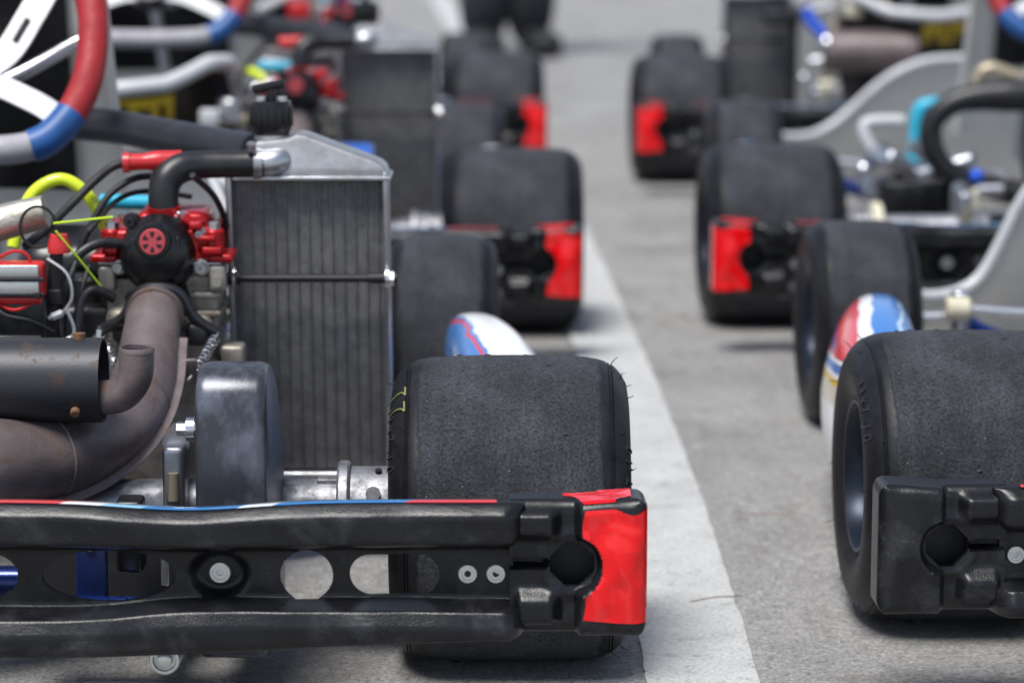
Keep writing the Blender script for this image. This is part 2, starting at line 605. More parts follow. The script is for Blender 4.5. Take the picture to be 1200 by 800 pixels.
def grid(fn, nu, nv):
    V = [fn(i / nu, j / nv) for i in range(nu + 1) for j in range(nv + 1)]
    F = [(i * (nv + 1) + j, (i + 1) * (nv + 1) + j, (i + 1) * (nv + 1) + j + 1, i * (nv + 1) + j + 1) for i in range(nu) for j in range(nv)]
    return V, F


def sheet(fn, nu, nv, th):
    """grid with thickness th(u,v)-> vector"""
    V, F = grid(fn, nu, nv)
    k = len(V)
    W = [tuple(Vector(V[i * (nv + 1) + j]) + Vector(th(i / nu, j / nv))) for i in range(nu + 1) for j in range(nv + 1)]
    F2 = F + [tuple(reversed([q + k for q in f])) for f in F]
    e = nv + 1
    for i in range(nu):
        F2.append((i * e, i * e + k, (i + 1) * e + k, (i + 1) * e))
        F2.append((i * e + nv, (i + 1) * e + nv, (i + 1) * e + nv + k, i * e + nv + k))
    for j in range(nv):
        F2.append((j, j + 1, j + 1 + k, j + k))
        F2.append((nu * e + j, nu * e + j + k, nu * e + j + 1 + k, nu * e + j + 1))
    return V + W, F2


def ball(c, r, seg=12, rings=8, scl=(1, 1, 1)):
    pr = [(-math.cos(PI * i / rings), math.sin(PI * i / rings)) for i in range(rings + 1)]
    pr[0] = (-1, 1e-4)
    pr[-1] = (1, 1e-4)
    return xf(lathe(pr, (0, 0, 0), 'z', seg), c, None, (r * scl[0], r * scl[1], r * scl[2]))


CACHE = {}


def to_mesh(key, g, sharp=38, recalc=True):
    me = bpy.data.meshes.new(key)
    me.from_pydata([tuple(p) for p in g[0]], [], g[1])
    if recalc:
        bm = bmesh.new()
        bm.from_mesh(me)
        bmesh.ops.remove_doubles(bm, verts=bm.verts, dist=1e-7)
        bmesh.ops.recalc_face_normals(bm, faces=bm.faces)
        bm.to_mesh(me)
        bm.free()
    me.shade_smooth()
    if sharp:
        me.set_sharp_from_angle(angle=R(sharp))
    return me


def part(name, key, fn, mat, parent, loc=None, label=None, kind=None, sharp=38):
    """one mesh object; alike pieces share mesh data through the key"""
    if key not in CACHE:
        g = fn() if callable(fn) else fn
        me = g if isinstance(g, bpy.types.Mesh) else to_mesh(key, g, sharp)
        me.materials.append(M[mat])
        CACHE[key] = me
    o_ = bpy.data.objects.new(name, CACHE[key])
    sc.collection.objects.link(o_)
    o_.parent = parent
    if loc:
        o_.location = loc
    if label:
        o_['label'] = label
    if kind:
        o_['kind'] = kind
    return o_


def empty(name, loc, label, cat, group=None, rz=0):
    o_ = bpy.data.objects.new(name, None)
    o_.empty_display_size = .1
    sc.collection.objects.link(o_)
    o_.location = loc
    o_.rotation_euler = (0, 0, rz)
    o_['label'], o_['category'] = label, cat
    if group:
        o_['group'] = group
    return o_


def sstep(a, b_, x):
    t = np.clip((x - a) / (b_ - a), 0, 1)
    return t * t * (3 - 2 * t)


# ------------------------------------------------------------------ the setting
def struct(name, g, mat):
    o_ = part(name, name, g, mat, None, sharp=None)
    o_['kind'] = 'structure'
    return o_


def ground_mesh():
    # one sheet reaching far out, finer near the camera
    ax = [-900, -200, -50, -12, -5, -2, -1, 0, 1, 2, 5, 12, 50, 200, 900]
    ay = [-900, -200, -50, -12, -5, 0, 1, 2, 3, 4, 5, 6, 8, 12, 25, 80, 300, 1200]
    V = [(x, y, 0) for x in ax for y in ay]
    n_ = len(ay)
    F = [(i * n_ + j, (i + 1) * n_ + j, (i + 1) * n_ + j + 1, i * n_ + j + 1) for i in range(len(ax) - 1) for j in range(n_ - 1)]
    return V, F


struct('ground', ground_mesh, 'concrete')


def line_mesh():
    ctr = [(.185, .6), (.172, 1.6), (.165, 2.3), (.162, 2.9), (.152, 3.5), (.136, 4.1), (.112, 4.8), (.085, 5.5), (.045, 6.4), (-.03, 8.0), (-.16, 10.5), (-.36, 14.)]
    P = catmull([(x, y, 0) for x, y in ctr], 60)
    rr = random.Random(3)
    V, F = [], []
    wl_ = wr_ = 0
    for i, p in enumerate(P):
        wl_ = wl_ * .8 + rr.uniform(-.0008, .0008)
        wr_ = wr_ * .8 + rr.uniform(-.0008, .0008)
        V += [(p.x - .049 + wl_, p.y, .004), (p.x + .047 + wr_, p.y, .004)]
    for i in range(len(P) - 1):
        F.append((2 * i, 2 * i + 1, 2 * i + 3, 2 * i + 2))
    return V, F


struct('painted_line', line_mesh, 'line_paint')


# ------------------------------------------------------------------ kart parts (kart-local: +X right, +Y forward, rear axle at y = 0)
ZT = lambda ax: .207 - .006 * np.exp(-((ax - .35) / .07) ** 2)


def snap_cut(P, sdf, zone, cut_out=True, tol=.0016):
    """move grid points that lie near sdf = 0 onto it. P: (n,m,3)"""
    x, z = np.abs(P[..., 0]), P[..., 2]
    d = sdf(x, z)
    e = 1e-4
    gx = (sdf(x + e, z) - sdf(x - e, z)) / (2 * e)
    gz = (sdf(x, z + e) - sdf(x, z - e)) / (2 * e)
    gl = np.sqrt(gx * gx + gz * gz) + 1e-9
    near = (np.abs(d) / gl < tol) & zone
    sgn = np.where(P[..., 0] < 0, -1., 1.)
    P[..., 0] -= np.where(near, sgn * d * gx / gl ** 2, 0)
    P[..., 2] -= np.where(near, d * gz / gl ** 2, 0)


def grid_mesh(key, P, keep, zone=None, rim=0., sharp=50):
    n_, m_ = P.shape[:2]
    me = bpy.data.meshes.new(key)
    idx = lambda i, j: i * m_ + j
    F = [(idx(i, j), idx(i + 1, j), idx(i + 1, j + 1), idx(i, j + 1)) for i in range(n_ - 1) for j in range(m_ - 1) if keep[i, j]]
    me.from_pydata([tuple(p) for p in P.reshape(-1, 3)], [], F)
    bm = bmesh.new()
    bm.from_mesh(me)
    bmesh.ops.delete(bm, geom=[v for v in bm.verts if not v.link_faces], context='VERTS')
    bmesh.ops.recalc_face_normals(bm, faces=bm.faces)
    if rim:
        ed = []
        for e in bm.edges:
            if len(e.link_faces) == 1:
                c2 = (e.verts[0].co + e.verts[1].co) / 2
                if zone(abs(c2.x), c2.y, c2.z):
                    ed.append(e)
        ret = bmesh.ops.extrude_edge_only(bm, edges=ed)
        bmesh.ops.translate(bm, vec=(0, rim, 0), verts=[v for v in ret['geom'] if isinstance(v, bmesh.types.BMVert)])
    bm.to_mesh(me)
    bm.free()
    # outward normals: the face points to -Y on average
    nv = np.zeros(len(me.polygons) * 3)
    me.polygons.foreach_get('normal', nv)
    if nv.reshape(-1, 3)[:, 1].sum() > 0:
        me.flip_normals()
    me.shade_smooth()
    me.set_sharp_from_angle(angle=R(sharp))
    return me


def bumper_profile(ax, n_=(9, 7, 16, 12, 26, 12, 18, 7, 14)):
    """(y, z) polyline of the moulded beam at |x| = ax, rounded by smoothing"""
    zt = float(ZT(ax))
    zb1 = .1690 - .002 * math.exp(-((ax - .36) / .09) ** 2)
    z2 = .1150 + .0075 * float(sstep(.25, .36, ax)) - .001 * float(sstep(.5, .6, ax))
    z3 = .0795 + .013 * float(sstep(.25, .6, ax))
    f = 1.
    if ax > .592:
        f = math.sqrt(max(0., 1 - ((ax - .592) / .018) ** 2))
    yb = -.223 - .027 * f
    yl = -.223 - .034 * f
    sh = (1 - f) * .006
    yw = -.2225 + (.03 if ax > .602 else 0.)
    pts = [(-.212, zt - .0045), (-.238, zt + .0005 - sh * .3), (yb, zt - .009 - sh), (yb, zb1 + .006 + sh), (yw - .001, zb1 - .002), (yw, z2 + .004),
           (yl + .006, z2 + .001 - sh), (yl, z2 - .011 - sh), (yl + .001, z3 + .007 + sh), (-.19, z3 + .001)]
    out = []
    for k in range(len(pts) - 1):
        for i in range(n_[k]):
            t = i / n_[k]
            out.append((pts[k][0] * (1 - t) + pts[k + 1][0] * t, pts[k][1] * (1 - t) + pts[k + 1][1] * t))
    out.append(pts[-1])
    A = np.array(out)
    for _ in range(4):
        A[1:-1] = .5 * A[1:-1] + .25 * (A[:-2] + A[2:])
    return A


def hole_sdf(x, z):
    d = np.hypot(x - .440, z - .1445) - .0205
    qx = np.clip(x, .490, .527)
    d = np.minimum(d, np.hypot(x - qx, z - .1455) - .0165)
    e = (np.abs((x - .286) / .052) ** 2.1 + np.abs((z - .1445) / .0205) ** 2.1 + 1e-9) ** (1 / 2.1) - 1
    d = np.minimum(d, e * .022)
    e = (np.abs((x - .175) / .04) ** 2.3 + np.abs((z - .1445) / .0205) ** 2.3 + 1e-9) ** (1 / 2.3) - 1
    d = np.minimum(d, e * .022)
    d = np.minimum(d, np.hypot(x - np.clip(x, 0, .085), z - .1445) - .0195)
    return d


def bumper_main():
    ne = 16
    half = np.concatenate([np.linspace(0, .592, 262)[:-1], .592 + .018 * np.sin(np.linspace(0, PI / 2, ne))])
    xs = np.concatenate([-half[::-1][:-1], half])
    prof = {a: bumper_profile(a) for a in half}
    m_ = len(bumper_profile(0.))
    P = np.zeros((len(xs), m_, 3))
    for i, x in enumerate(xs):
        A = prof[abs(x)]
        P[i, :, 0] = x
        P[i, :, 1:] = A
    web = (P[..., 1] > -.2262) & (P[..., 1] < -.2215) & (P[..., 2] < .170) & (P[..., 2] > .1165)
    # dished bolt seat
    ax = np.abs(P[..., 0])
    rr = np.hypot((ax - .372) / 1.25, P[..., 2] - .1455)
    P[..., 1] += np.where(web, .010 * (1 - sstep(.013, .0205, rr)), 0)
    # scars and slight unevenness of blow-moulded plastic
    P[..., 1] += .0007 * np.sin(P[..., 0] * 41 + P[..., 2] * 90) + .0005 * np.sin(P[..., 0] * 97 + 1.3)
    snap_cut(P, hole_sdf, web, tol=.0013)
    c2 = (P[:-1, :-1] + P[1:, :-1] + P[1:, 1:] + P[:-1, 1:]) / 4
    wz = web[:-1, :-1] | web[1:, 1:]
    keep = ~((hole_sdf(np.abs(c2[..., 0]), c2[..., 2]) < 0) & wz)
    return grid_mesh('bumper_beam', P, keep, lambda x, y, z: .1165 < z < .171 and y > -.23 and y < -.19 and x < .6, .005)


AY, AZ = .06, .134     # rear axle
HC = (.6465, .1565)


def oct_sdf(x, z, r=.0174):
    dx, dz = np.abs(x - HC[0]), np.abs(z - HC[1])
    return np.maximum(np.maximum(dx, dz * .97), (dx + dz) * .745) - r


def decal_sdf(x, z):
    """> 0 inside the red vinyl"""
    left = x - (.6555 + .0012 * np.sin(z * 160))
    hole = np.hypot(x - (HC[0] - .002), z - HC[1]) - .0260
    bot = z - (.1125 + .10 * np.maximum(.68 - x, 0) - .14 * np.maximum(x - .68, 0) * 0.3)
    top = (.2005 + .07 * np.maximum(0, x - .65) - .006 * np.exp(-((x - .694) / .010) ** 2)) - z
    return np.minimum(np.minimum(left, hole), np.minimum(bot, top))


def end_grid(off=0.):
    """moulded end box of the bumper, right-hand side"""
    x0, x1, z0, z1, yf = .598, .704, .1005, .2065, -.246
    rc, rv = .013, .010
    # plan path
    plan = [(x, yf) for x in np.linspace(x0, x1 - rc, 66)]
    plan += [(x1 - rc + rc * math.sin(a), yf + rc - rc * math.cos(a)) for a in np.linspace(0, PI / 2, 12)[1:]]
    plan += [(x1, y) for y in np.linspace(yf + rc, -.204, 10)[1:]]
    # vertical path: (inset, z, is_face)
    ver = [(o_, z1, 0) for o_ in np.linspace(.040, rv, 16)]
    ver += [(rv - rv * math.sin(a), z1 - rv + rv * math.cos(a), 0) for a in np.linspace(0, PI / 2, 9)[1:]]
    ver += [(0, z, 1) for z in np.linspace(z1 - rv, z0 + rv, 62)[1:]]
    ver += [(rv - rv * math.cos(a), z0 + rv - rv * math.sin(a), 0) for a in np.linspace(0, PI / 2, 9)[1:]]
    ver += [(o_, z0, 0) for o_ in np.linspace(rv, .05, 14)[1:]]
    P = np.zeros((len(plan), len(ver), 3))
    fw = np.zeros((len(plan), len(ver)))
    top = np.zeros((len(plan), len(ver)))
    for i, (x, y) in enumerate(plan):
        for j, (ins, z, fc) in enumerate(ver):
            xx, yy = min(x, x1 - ins), max(y, yf + ins)
            zz = z
            if z > .15:
                zz = z + .07 * max(0., xx - .65) * float(sstep(.16, .2, z))   # top rises a little to the corner
            P[i, j] = (xx, yy, zz)
            fw[i, j] = 1 - float(sstep(.004, .036, yy - yf))
            top[i, j] = ins if j < 24 else -1
    X, Z = P[..., 0], P[..., 2]
    # base plate recessed, raised outer panel notched round the hole, two pads and a slot
    ring = np.hypot(X - HC[0], Z - HC[1])
    panel = sstep(.6480, .6545, X) * sstep(.0192, .0250, ring)
    pad1 = sstep(.600, .607, X) * (1 - sstep(.628, .640, X)) * sstep(.172, .184, Z) * (1 - sstep(.194, .203, Z))
    pad2 = sstep(.600, .607, X) * (1 - sstep(.628, .641, X)) * sstep(.105, .114, Z) * (1 - sstep(.126, .140, Z))
    step = np.maximum(panel, .72 * np.maximum(pad1, pad2))
    rim = np.exp(-((ring - .0235) / .004) ** 2) * .15 * (X < .66)
    crush = (.0014 * np.abs(np.sin(X * 42 + Z * 31 + .9)) + .0014 * np.sin(Z * 60 - X * 72 + .4) + .0008 * np.sin(X * 150 + Z * 20) - .001) * sstep(.658, .675, X)
    slot = np.hypot(X - np.clip(X, .60, .624), Z - .1565) - .0042
    rec = (1 - step - rim) * .014 + crush + .016 * (1 - sstep(-.0012, .0008, slot))
    P[..., 1] += fw * rec
    return P, fw, top


def bumper_end(side):
    P, fw, top = end_grid()
    zone = (fw > 0) & (np.abs(P[..., 2] - HC[1]) < .03)
    snap_cut(P, oct_sdf, zone, tol=.0010)
    c2 = (P[:-1, :-1] + P[1:, :-1] + P[1:, 1:] + P[:-1, 1:]) / 4
    keep = ~((oct_sdf(c2[..., 0], c2[..., 2]) < 0) & (c2[..., 1] < -.2))
    if side < 0:
        P[..., 0] *= -1
    return grid_mesh('bumper_end%d' % side, P, keep, lambda x, y, z: abs(x - HC[0]) < .021 and abs(z - HC[1]) < .022 and y < -.2, .006)


def bumper_decal(side):
    P, fw, top = end_grid()
    face = (top <= 0.0095) & (fw > 0)
    snap_cut(P, decal_sdf, fw > .3, tol=.0011)
    # push out along the surface normal
    du = np.gradient(P, axis=0)
    dv = np.gradient(P, axis=1)
    nn = np.cross(du, dv)
    nn /= np.linalg.norm(nn, axis=2, keepdims=True) + 1e-12
    if nn[20, 60, 1] > 0:
        nn = -nn
    P = P + nn * .0007
    c2 = (P[:-1, :-1] + P[1:, :-1] + P[1:, 1:] + P[:-1, 1:]) / 4
    t2 = (top[:-1, :-1] + top[1:, 1:]) / 2
    d = decal_sdf(np.minimum(c2[..., 0], .7035), c2[..., 2])
    keep = (d > 0) & (t2 < .004)
    tp = (t2 > .005) & (t2 < .039) & (c2[..., 0] > .640 + .9 * np.maximum(0, .022 - t2)) & ~((c2[..., 0] > .680) & (t2 < .008 + .35 * np.maximum(0, c2[..., 0] - .680)))
    keep = keep | tp
    if side < 0:
        P[..., 0] *= -1
    return grid_mesh('bumper_decal%d' % side, P, keep)


def strip_print():
    def fn(u, v):
        x = -.588 + 1.176 * u
        z = float(ZT(abs(x)))
        y = -.2395 + .022 * v
        A = bumper_profile(min(abs(x), .59))
        k = np.argsort(A[:40, 0])
        zz = float(np.interp(y, A[:15, 0][::-1], A[:15, 1][::-1]))
        return (x, y + .0003, zz + .0009)
    return grid(fn, 150, 8)


def hexbolt(c, r, axis='y', th=.003, socket=True):
    """washer-headed bolt facing -Y"""
    g = [lathe([(0, r), (-th * .6, r), (-th, r * .9), (-th, r * .66), (-th * .7, r * .62), (-th * .7, r * .34), (.004, r * .31), (.004, 1e-4)], c, 'y', 24)]
    return vadd(g)


# tyre -------------------------------------------------------------
REAR_PROF = [(.080, .0655), (.090, .0670), (.0985, .0760), (.1045, .090), (.1060, .103), (.1045, .1135), (.1000, .1222), (.0945, .1287),
             (.0915, .1312), (.0908, .1302), (.0893, .1318), (.0886, .1330), (.0879, .1321), (.0850, .1345), (.0790, .1364), (.068, .1382), (.045, .1395), (.020, .14005), (0, .1402)]


def tyre_prof(k):
    if k == 'rear':
        h = [(x * .969, .0655 + (r - .0655) * .9155) for x, r in REAR_PROF]
    else:
        h = [(x * .62 if x > .09 else x * .60, .0655 + (r - .0655) * (.0600 / .0745)) for x, r in REAR_PROF]
    # insert points for a smooth section
    full = h + [(-x, r) for x, r in reversed(h[:-1])]
    return full


def tyre(k):
    return lathe(tyre_prof(k), (0, 0, 0), 'x', 96, closed=False)


def tyre_open(k):
    """tyre without end caps: the bead opens to the rim"""
    V, F = tyre(k)
    return V, [f for f in F if len(f) == 4]


def rim(k):
    s = 1. if k == 'rear' else .61
    h = [(.092, .0665), (.0935, .0690), (.0925, .0715), (.0895, .0718), (.088, .068)]
    out = [(.092 * s + .001, .0722), (.0945 * s + .0015, .0700), (.094 * s + .0015, .0672), (.090 * s, .0645), (.078 * s, .0610), (.040 * s, .0590), (.012 * s, .0575)]
    op = lambda g: (g[0], [f for f in g[1] if len(f) == 4])
    return vadd([op(lathe(out, (0, 0, 0), 'x', 48)), op(mirx(lathe(out, (0, 0, 0), 'x', 48)))])


def rim_centre(k):
    return vadd([cyl((-.008, 0, 0), (.008, 0, 0), .0578, 40)] + [cyl((-.016, .03 * math.cos(a), .03 * math.sin(a)), (.016, .03 * math.cos(a), .03 * math.sin(a)), .006, 10) for a in (0, 2.09, 4.19)])


def tyre_hairs(k, seed):
    rr = random.Random(seed)
    sx_, sr = (.969, .958) if k == 'rear' else (.62, .92)
    G = []
    for side in (-1, 1):
        for ring in ((.1048, .113), (.0985, .1245), (.0915, .1315)):
            for j in range(10):
                a = 2 * PI * (j + rr.uniform(-.3, .3)) / 10
                L = rr.uniform(.003, .010)
                x, r = ring[0] * sx_ * side, ring[1] * sr
                p = Vector((x, r * math.cos(a), r * math.sin(a)))
                lean = .25 if ring[0] > .1 else 1.0
                d = Vector((side * 1.0, lean * math.cos(a) + rr.uniform(-.4, .4), lean * math.sin(a) + rr.uniform(-.4, .4))).normalized()
                b2 = d + Vector((rr.uniform(-.5, .5), rr.uniform(-.5, .5), rr.uniform(-.5, .5)))
                G.append(tube([p - d * .001, p + d * L * .55, p + d * L * .6 + b2.normalized() * L * .4], [.0005, .0004, .0002], 5, 3))
    return vadd(G)


def tyre_crumbs(k, seed):
    rr = random.Random(seed)
    G = []
    for i in range(260):
        x = rr.uniform(-.075, .075)
        a = rr.uniform(0, 2 * PI)
        r = .1337 - 9.0 * max(0, abs(x) - .05) ** 2
        s_ = rr.choice((.0005, .0006, .0008, .001, .0012, .0018))
        G.append(xf(ball((0, 0, 0), s_, 6, 4, (rr.uniform(.8, 2.2), 1, .5)), (x, r * math.cos(a), r * math.sin(a)), (a - PI / 2, 0, 0)))
    return vadd(G)


def tyre_text(side):
    """raised size marking on the sidewall, glyph by glyph round the rim"""
    V, F = [], []
    txt = '11x7.10'
    a = R(120) if side < 0 else R(172)
    for ch in txt:
        wd = {'1': .0105, '.': .006, ' ': .006, '-': .009, 'x': .0105}.get(ch, .0115)
        if ch != ' ':
            cu = bpy.data.curves.new('glyph', 'FONT')
            cu.body = ch
            cu.size = .0135
            cu.extrude = .0007
            cu.align_x = 'CENTER'
            o_ = bpy.data.objects.new('glyph', cu)
            sc.collection.objects.link(o_)
            dg = bpy.context.evaluated_depsgraph_get()
            me = bpy.data.meshes.new_from_object(o_.evaluated_get(dg))
            rad = Vector((0, math.cos(a), math.sin(a)))
            tan = Vector((0, -math.sin(a), math.cos(a)))
            tilt = Vector((side * .82, rad.y * .57, rad.z * .57)).normalized()
            base = rad * .1100 + Vector((side * .1016, 0, 0))
            k = len(V)
            rd = (rad - tilt * rad.dot(tilt)).normalized()
            td = tan * (1 if side < 0 else -1)
            for v in me.vertices:
                V.append(tuple(base + rd * (v.co.y - .002) + td * v.co.x + tilt * (v.co.z)))
            F += [tuple(i + k for i in p.vertices) for p in me.polygons]
            bpy.data.objects.remove(o_)
            bpy.data.curves.remove(cu)
            bpy.data.meshes.remove(me)
        a += (wd / .112) * (1 if side < 0 else -1) * 1.0
    return V, F


def shoulder_pt(side, a, s):
    pr = REAR_PROF[2:10]
    k = s * (len(pr) - 1)
    i = min(int(k), len(pr) - 2)
    t = k - i
    x = pr[i][0] * (1 - t) + pr[i + 1][0] * t + .0006
    r = pr[i][1] * (1 - t) + pr[i + 1][1] * t + .0006
    x, r = x * .969, .0655 + (r - .0655) * .9155
    return (side * x, r * math.cos(a), r * math.sin(a))


def wheel(kart, k, loc, side, hairs=True, crayon=False):
    nm = 'rear_tyre' if k == 'rear' else 'front_tyre'
    t = part(nm, nm, lambda: tyre_open(k), 'tyre_' + k, kart, loc, sharp=60)
    part('wheel_rim', 'rim_' + k, lambda: rim(k), 'rim_metal', t, sharp=50)
    part('rim_centre', 'rim_centre', lambda: rim_centre(k), 'black_rubber', t)
    if hairs:
        part('rubber_hairs', 'hairs_%s%d' % (k, side), lambda: tyre_hairs(k, 5 + side), 'black_rubber', t, kind='stuff')
    if k == 'rear':
        part('rubber_crumbs', 'crumbs', lambda: tyre_crumbs(k, 9), 'black_rubber', t, kind='stuff')
        for s_ in (-1, 1):
            part('size_marking', 'size_text%d' % s_, lambda: tyre_text(s_), 'tyre_mark', t)
    if crayon:
        def marks():
            G = []
            for da, s0, s1 in ((.0, .45, .95), (.16, .4, .9)):
                a0 = R(112) + da
                G.append(tube([shoulder_pt(-1, a0 + .10 * q, s0 + (s1 - s0) * q) for q in (0, .33, .66, 1)], .0008, 5, 3))
                G.append(tube([shoulder_pt(-1, a0 + .10 - .09 * q, s1 - (s1 - s0) * .1 * q) for q in (0, .5, 1)], .0008, 5, 3))
            return vadd(G)
        part('crayon_mark', 'crayon', marks, 'crayon', t)
    return t


# sidepod ----------------------------------------------------------
def sidepod(side):
    def fn(u, v):
        y = .19 + .60 * u
        a = 2 * PI * v
        e = math.sin(PI * min(1, max(0, (u * 1.0)))) ** .35 if 0 < u < 1 else 0.
        e = max(e, .02)
        cx = .622 - .068 * u + .010 * math.sin(u * PI)
        hw = .050 * e
        zt = .065 + (.118 + .050 * u) * e ** .55
        zb = .035
        ca, sa = math.cos(a), math.sin(a)
        p = 2 / 2.7
        x = cx + hw * math.copysign(abs(ca) ** p, ca)
        z = (zt + zb) / 2 + (zt - zb) / 2 * math.copysign(abs(sa) ** p, sa)
        if z > (zt + zb) / 2:
            x -= .012 * (z - (zt + zb) / 2) / .08
        return (x, y, z)
    g = grid(fn, 40, 40)
    return g if side > 0 else mirx(g)


# nose -------------------------------------------------------------
NOSE_Z = {'low': ([0, .14, .20, .25, .27, .285, .30, .33, .37, .42, .46, .50], [.30, .295, .285, .26, .22, .17, .13, .108, .10, .108, .13, .15]),
          'high': ([0, .14, .20, .25, .29, .33, .37, .42, .46, .50], [.30, .295, .272, .235, .195, .165, .15, .152, .163, .17])}


def nose_fn(kind, u, v):
    x = -.50 + 1.0 * u
    ax = abs(x)
    zt = sum(float(np.interp(ax + d, *NOSE_Z[kind])) for d in (-.02, -.01, 0, .01, .02)) / 5
    z = .03 + (zt - .03) * v
    y = 1.44 - .18 * (ax / .5) ** 2.2 - .08 * ((z - .03) / .25) ** 1.2 + .015 * math.cos(PI * v)
    return (x, y, z)


def nose(kind):
    return sheet(lambda u, v: nose_fn(kind, u, v), 100, 16, lambda u, v: (0, .006, 0))


def nose_rim(kind):
    return tube([tuple(Vector(nose_fn(kind, i / 90, 1)) + Vector((0, .003, .002))) for i in range(91)], .009, 10, 1)


def nassau_fn(u, v):
    hw = .168 - .02 * v
    x = (u * 2 - 1) * hw
    z = .20 + .40 * v
    y = .86 - .10 * v + .05 * (1 - (u * 2 - 1) ** 2)
    return (x, y, z)


def nassau():
    return sheet(nassau_fn, 24, 16, lambda u, v: (0, .005, .001))


def nassau_rim():
    p = [nassau_fn(0, i / 12) for i in range(13)] + [nassau_fn(i / 12, 1) for i in range(1, 13)] + [nassau_fn(1, 1 - i / 12) for i in range(1, 13)]
    return tube(p, .0065, 8, 1, smooth=False)


# seat -------------------------------------------------------------
SX = -.028


def seat_rim_z(a):
    # a: 0 at the back, +-1 at the front ends
    return float(np.interp(abs(a), [0, .25, .45, .6, .8, 1], [.335, .343, .372, .37, .27, .16]))


def seat_fn(u, v):
    a = (u * 2 - 1)
    ang = a * R(118)
    zt = seat_rim_z(a)
    z = .035 + (zt - .035) * v
    k = .62 + .38 * (v ** .6)
    lean = .11 * (1 - v)
    x = SX + .195 * k * math.sin(ang)
    y = .40 + lean - .175 * k * math.cos(ang)
    return (x, y, z)


def seat_shell():
    def th(u, v):
        p = Vector(seat_fn(u, v))
        d = Vector((SX, .42, p.z)) - p
        return d.normalized() * .005
    return sheet(seat_fn, 48, 20, th)


def seat_pan():
    return sheet(lambda u, v: (SX + .15 * (2 * u - 1), .36 + .34 * v, .034 + .035 * v ** 2 + .05 * abs(2 * u - 1) ** 4), 12, 12, lambda u, v: (0, 0, .005))


def seat_lip():
    return tube([tuple(Vector(seat_fn(.04 + .92 * i / 60, 1)) + Vector((0, 0, .002))) for i in range(61)], .0125, 10, 1)


def seat_print():
    def fn(u, v):
        p = Vector(seat_fn(.47 + .17 * u, .80 + .145 * v))
        d = p - Vector((SX, .42, p.z))
        return tuple(p + d.normalized() * .0015)
    return grid(fn, 12, 6)


def seat_blocks():
    G = []
    for u0, u1, v0, v1 in ((.12, .26, .0, .55), (.36, .46, .2, .8), (.55, .72, .0, .6), (.82, .9, .0, .7)):
        def fn(u, v):
            p = Vector(seat_fn(.47 + .17 * (u0 + (u1 - u0) * u), .80 + .145 * (v0 + (v1 - v0) * v)))
            d = p - Vector((SX, .42, p.z))
            return tuple(p + d.normalized() * .0025)
        G.append(grid(fn, 4, 3))
    return vadd(G)


# steering wheel ---------------------------------------------------
WC, WU = Vector((0, .65, .5)), Vector((0, .52, .854))
WN = Vector((0, -.854, .52))


def wpt(a, b_, n_=0):
    return WC + Vector((a, 0, 0)) + WU * b_ + WN * n_


def rim_path(t0, t1, n_):
    out = []
    for i in range(n_ + 1):
        a = R(t0 + (t1 - t0) * i / n_)
        ca, sa = math.cos(a), math.sin(a)
        p = 2 / 2.35
        x = .158 * math.copysign(abs(ca) ** p, ca)
        y = .15 * math.copysign(abs(sa) ** p, sa)
        y = y if y > -.11 else -.11 - (1 - math.exp(-(-.11 - y) / .02)) * .02
        out.append(wpt(x, y))
    return out


def spoke(path, wid):
    P = [Vector((a, b_, 0)) for a, b_ in path]
    Q = catmull(path_to3(path), 6)
    V, F = [], []
    for i, q in enumerate(Q):
        d = (Q[min(i + 1, len(Q) - 1)] - Q[max(i - 1, 0)]).normalized()
        s_ = Vector((-d.y, d.x, 0))
        for sg, nn in ((1, .002), (1, -.002), (-1, -.002), (-1, .002)):
            p = q + s_ * (wid / 2 * sg)
            V.append(tuple(wpt(p.x, p.y, nn)))
    L = len(Q)
    for i in range(L - 1):
        for j in range(4):
            F.append((i * 4 + j, i * 4 + (j + 1) % 4, i * 4 + 4 + (j + 1) % 4, i * 4 + 4 + j))
    F += [(3, 2, 1, 0), tuple(range(L * 4 - 4, L * 4))]
    return V, F


def path_to3(path):
    return [(a, b_, 0) for a, b_ in path]


def steering(kart):
    s_ = part('steering_wheel', 'sw_grip_bottom', lambda: tube(rim_path(-128, -52, 24), .0155, 12, 1), 'grey_suede', kart)
    part('rim_grip', 'sw_red', lambda: tube(rim_path(-32, 212, 60), .0165, 12, 1), 'red_suede', s_)
    part('rim_band', 'sw_band_r', lambda: tube(rim_path(-54, -30, 8), .0175, 12, 1), 'blue_band', s_)
    part('rim_band', 'sw_band_l', lambda: tube(rim_path(210, 234, 8), .0175, 12, 1), 'blue_band', s_)
    part('spoke', 'sw_spoke_low', lambda: spoke([(.132, -.092), (.10, -.07), (.04, -.045), (-.04, -.045), (-.10, -.07), (-.132, -.092)], .024), 'white_plastic', s_)
    part('spoke', 'sw_spoke_r', lambda: spoke([(.03, -.04), (.066, -.015), (.09, .03), (.118, .094)], .03), 'white_plastic', s_)
    part('spoke', 'sw_spoke_l', lambda: spoke([(-.03, -.04), (-.066, -.015), (-.09, .03), (-.118, .094)], .03), 'white_plastic', s_)
    part('spoke_slot', 'sw_slot', lambda: vadd([tube([wpt(.076, .0, .0026), wpt(.088, .026, .0026)], .0035, 8, 1)]), 'black_rubber', s_)
    part('steering_hub', 'sw_hub', lambda: vadd([tube([wpt(0, -.03, -.03), wpt(0, -.03, .012)], .03, 20, 2), ]), 'steel_dark', s_)
    part('steering_column', 'sw_col', lambda: vadd([tube([wpt(0, -.03, -.02), (0, 1.05, .12)], .010, 10, 2)]), 'bright_metal', s_)
    return s_


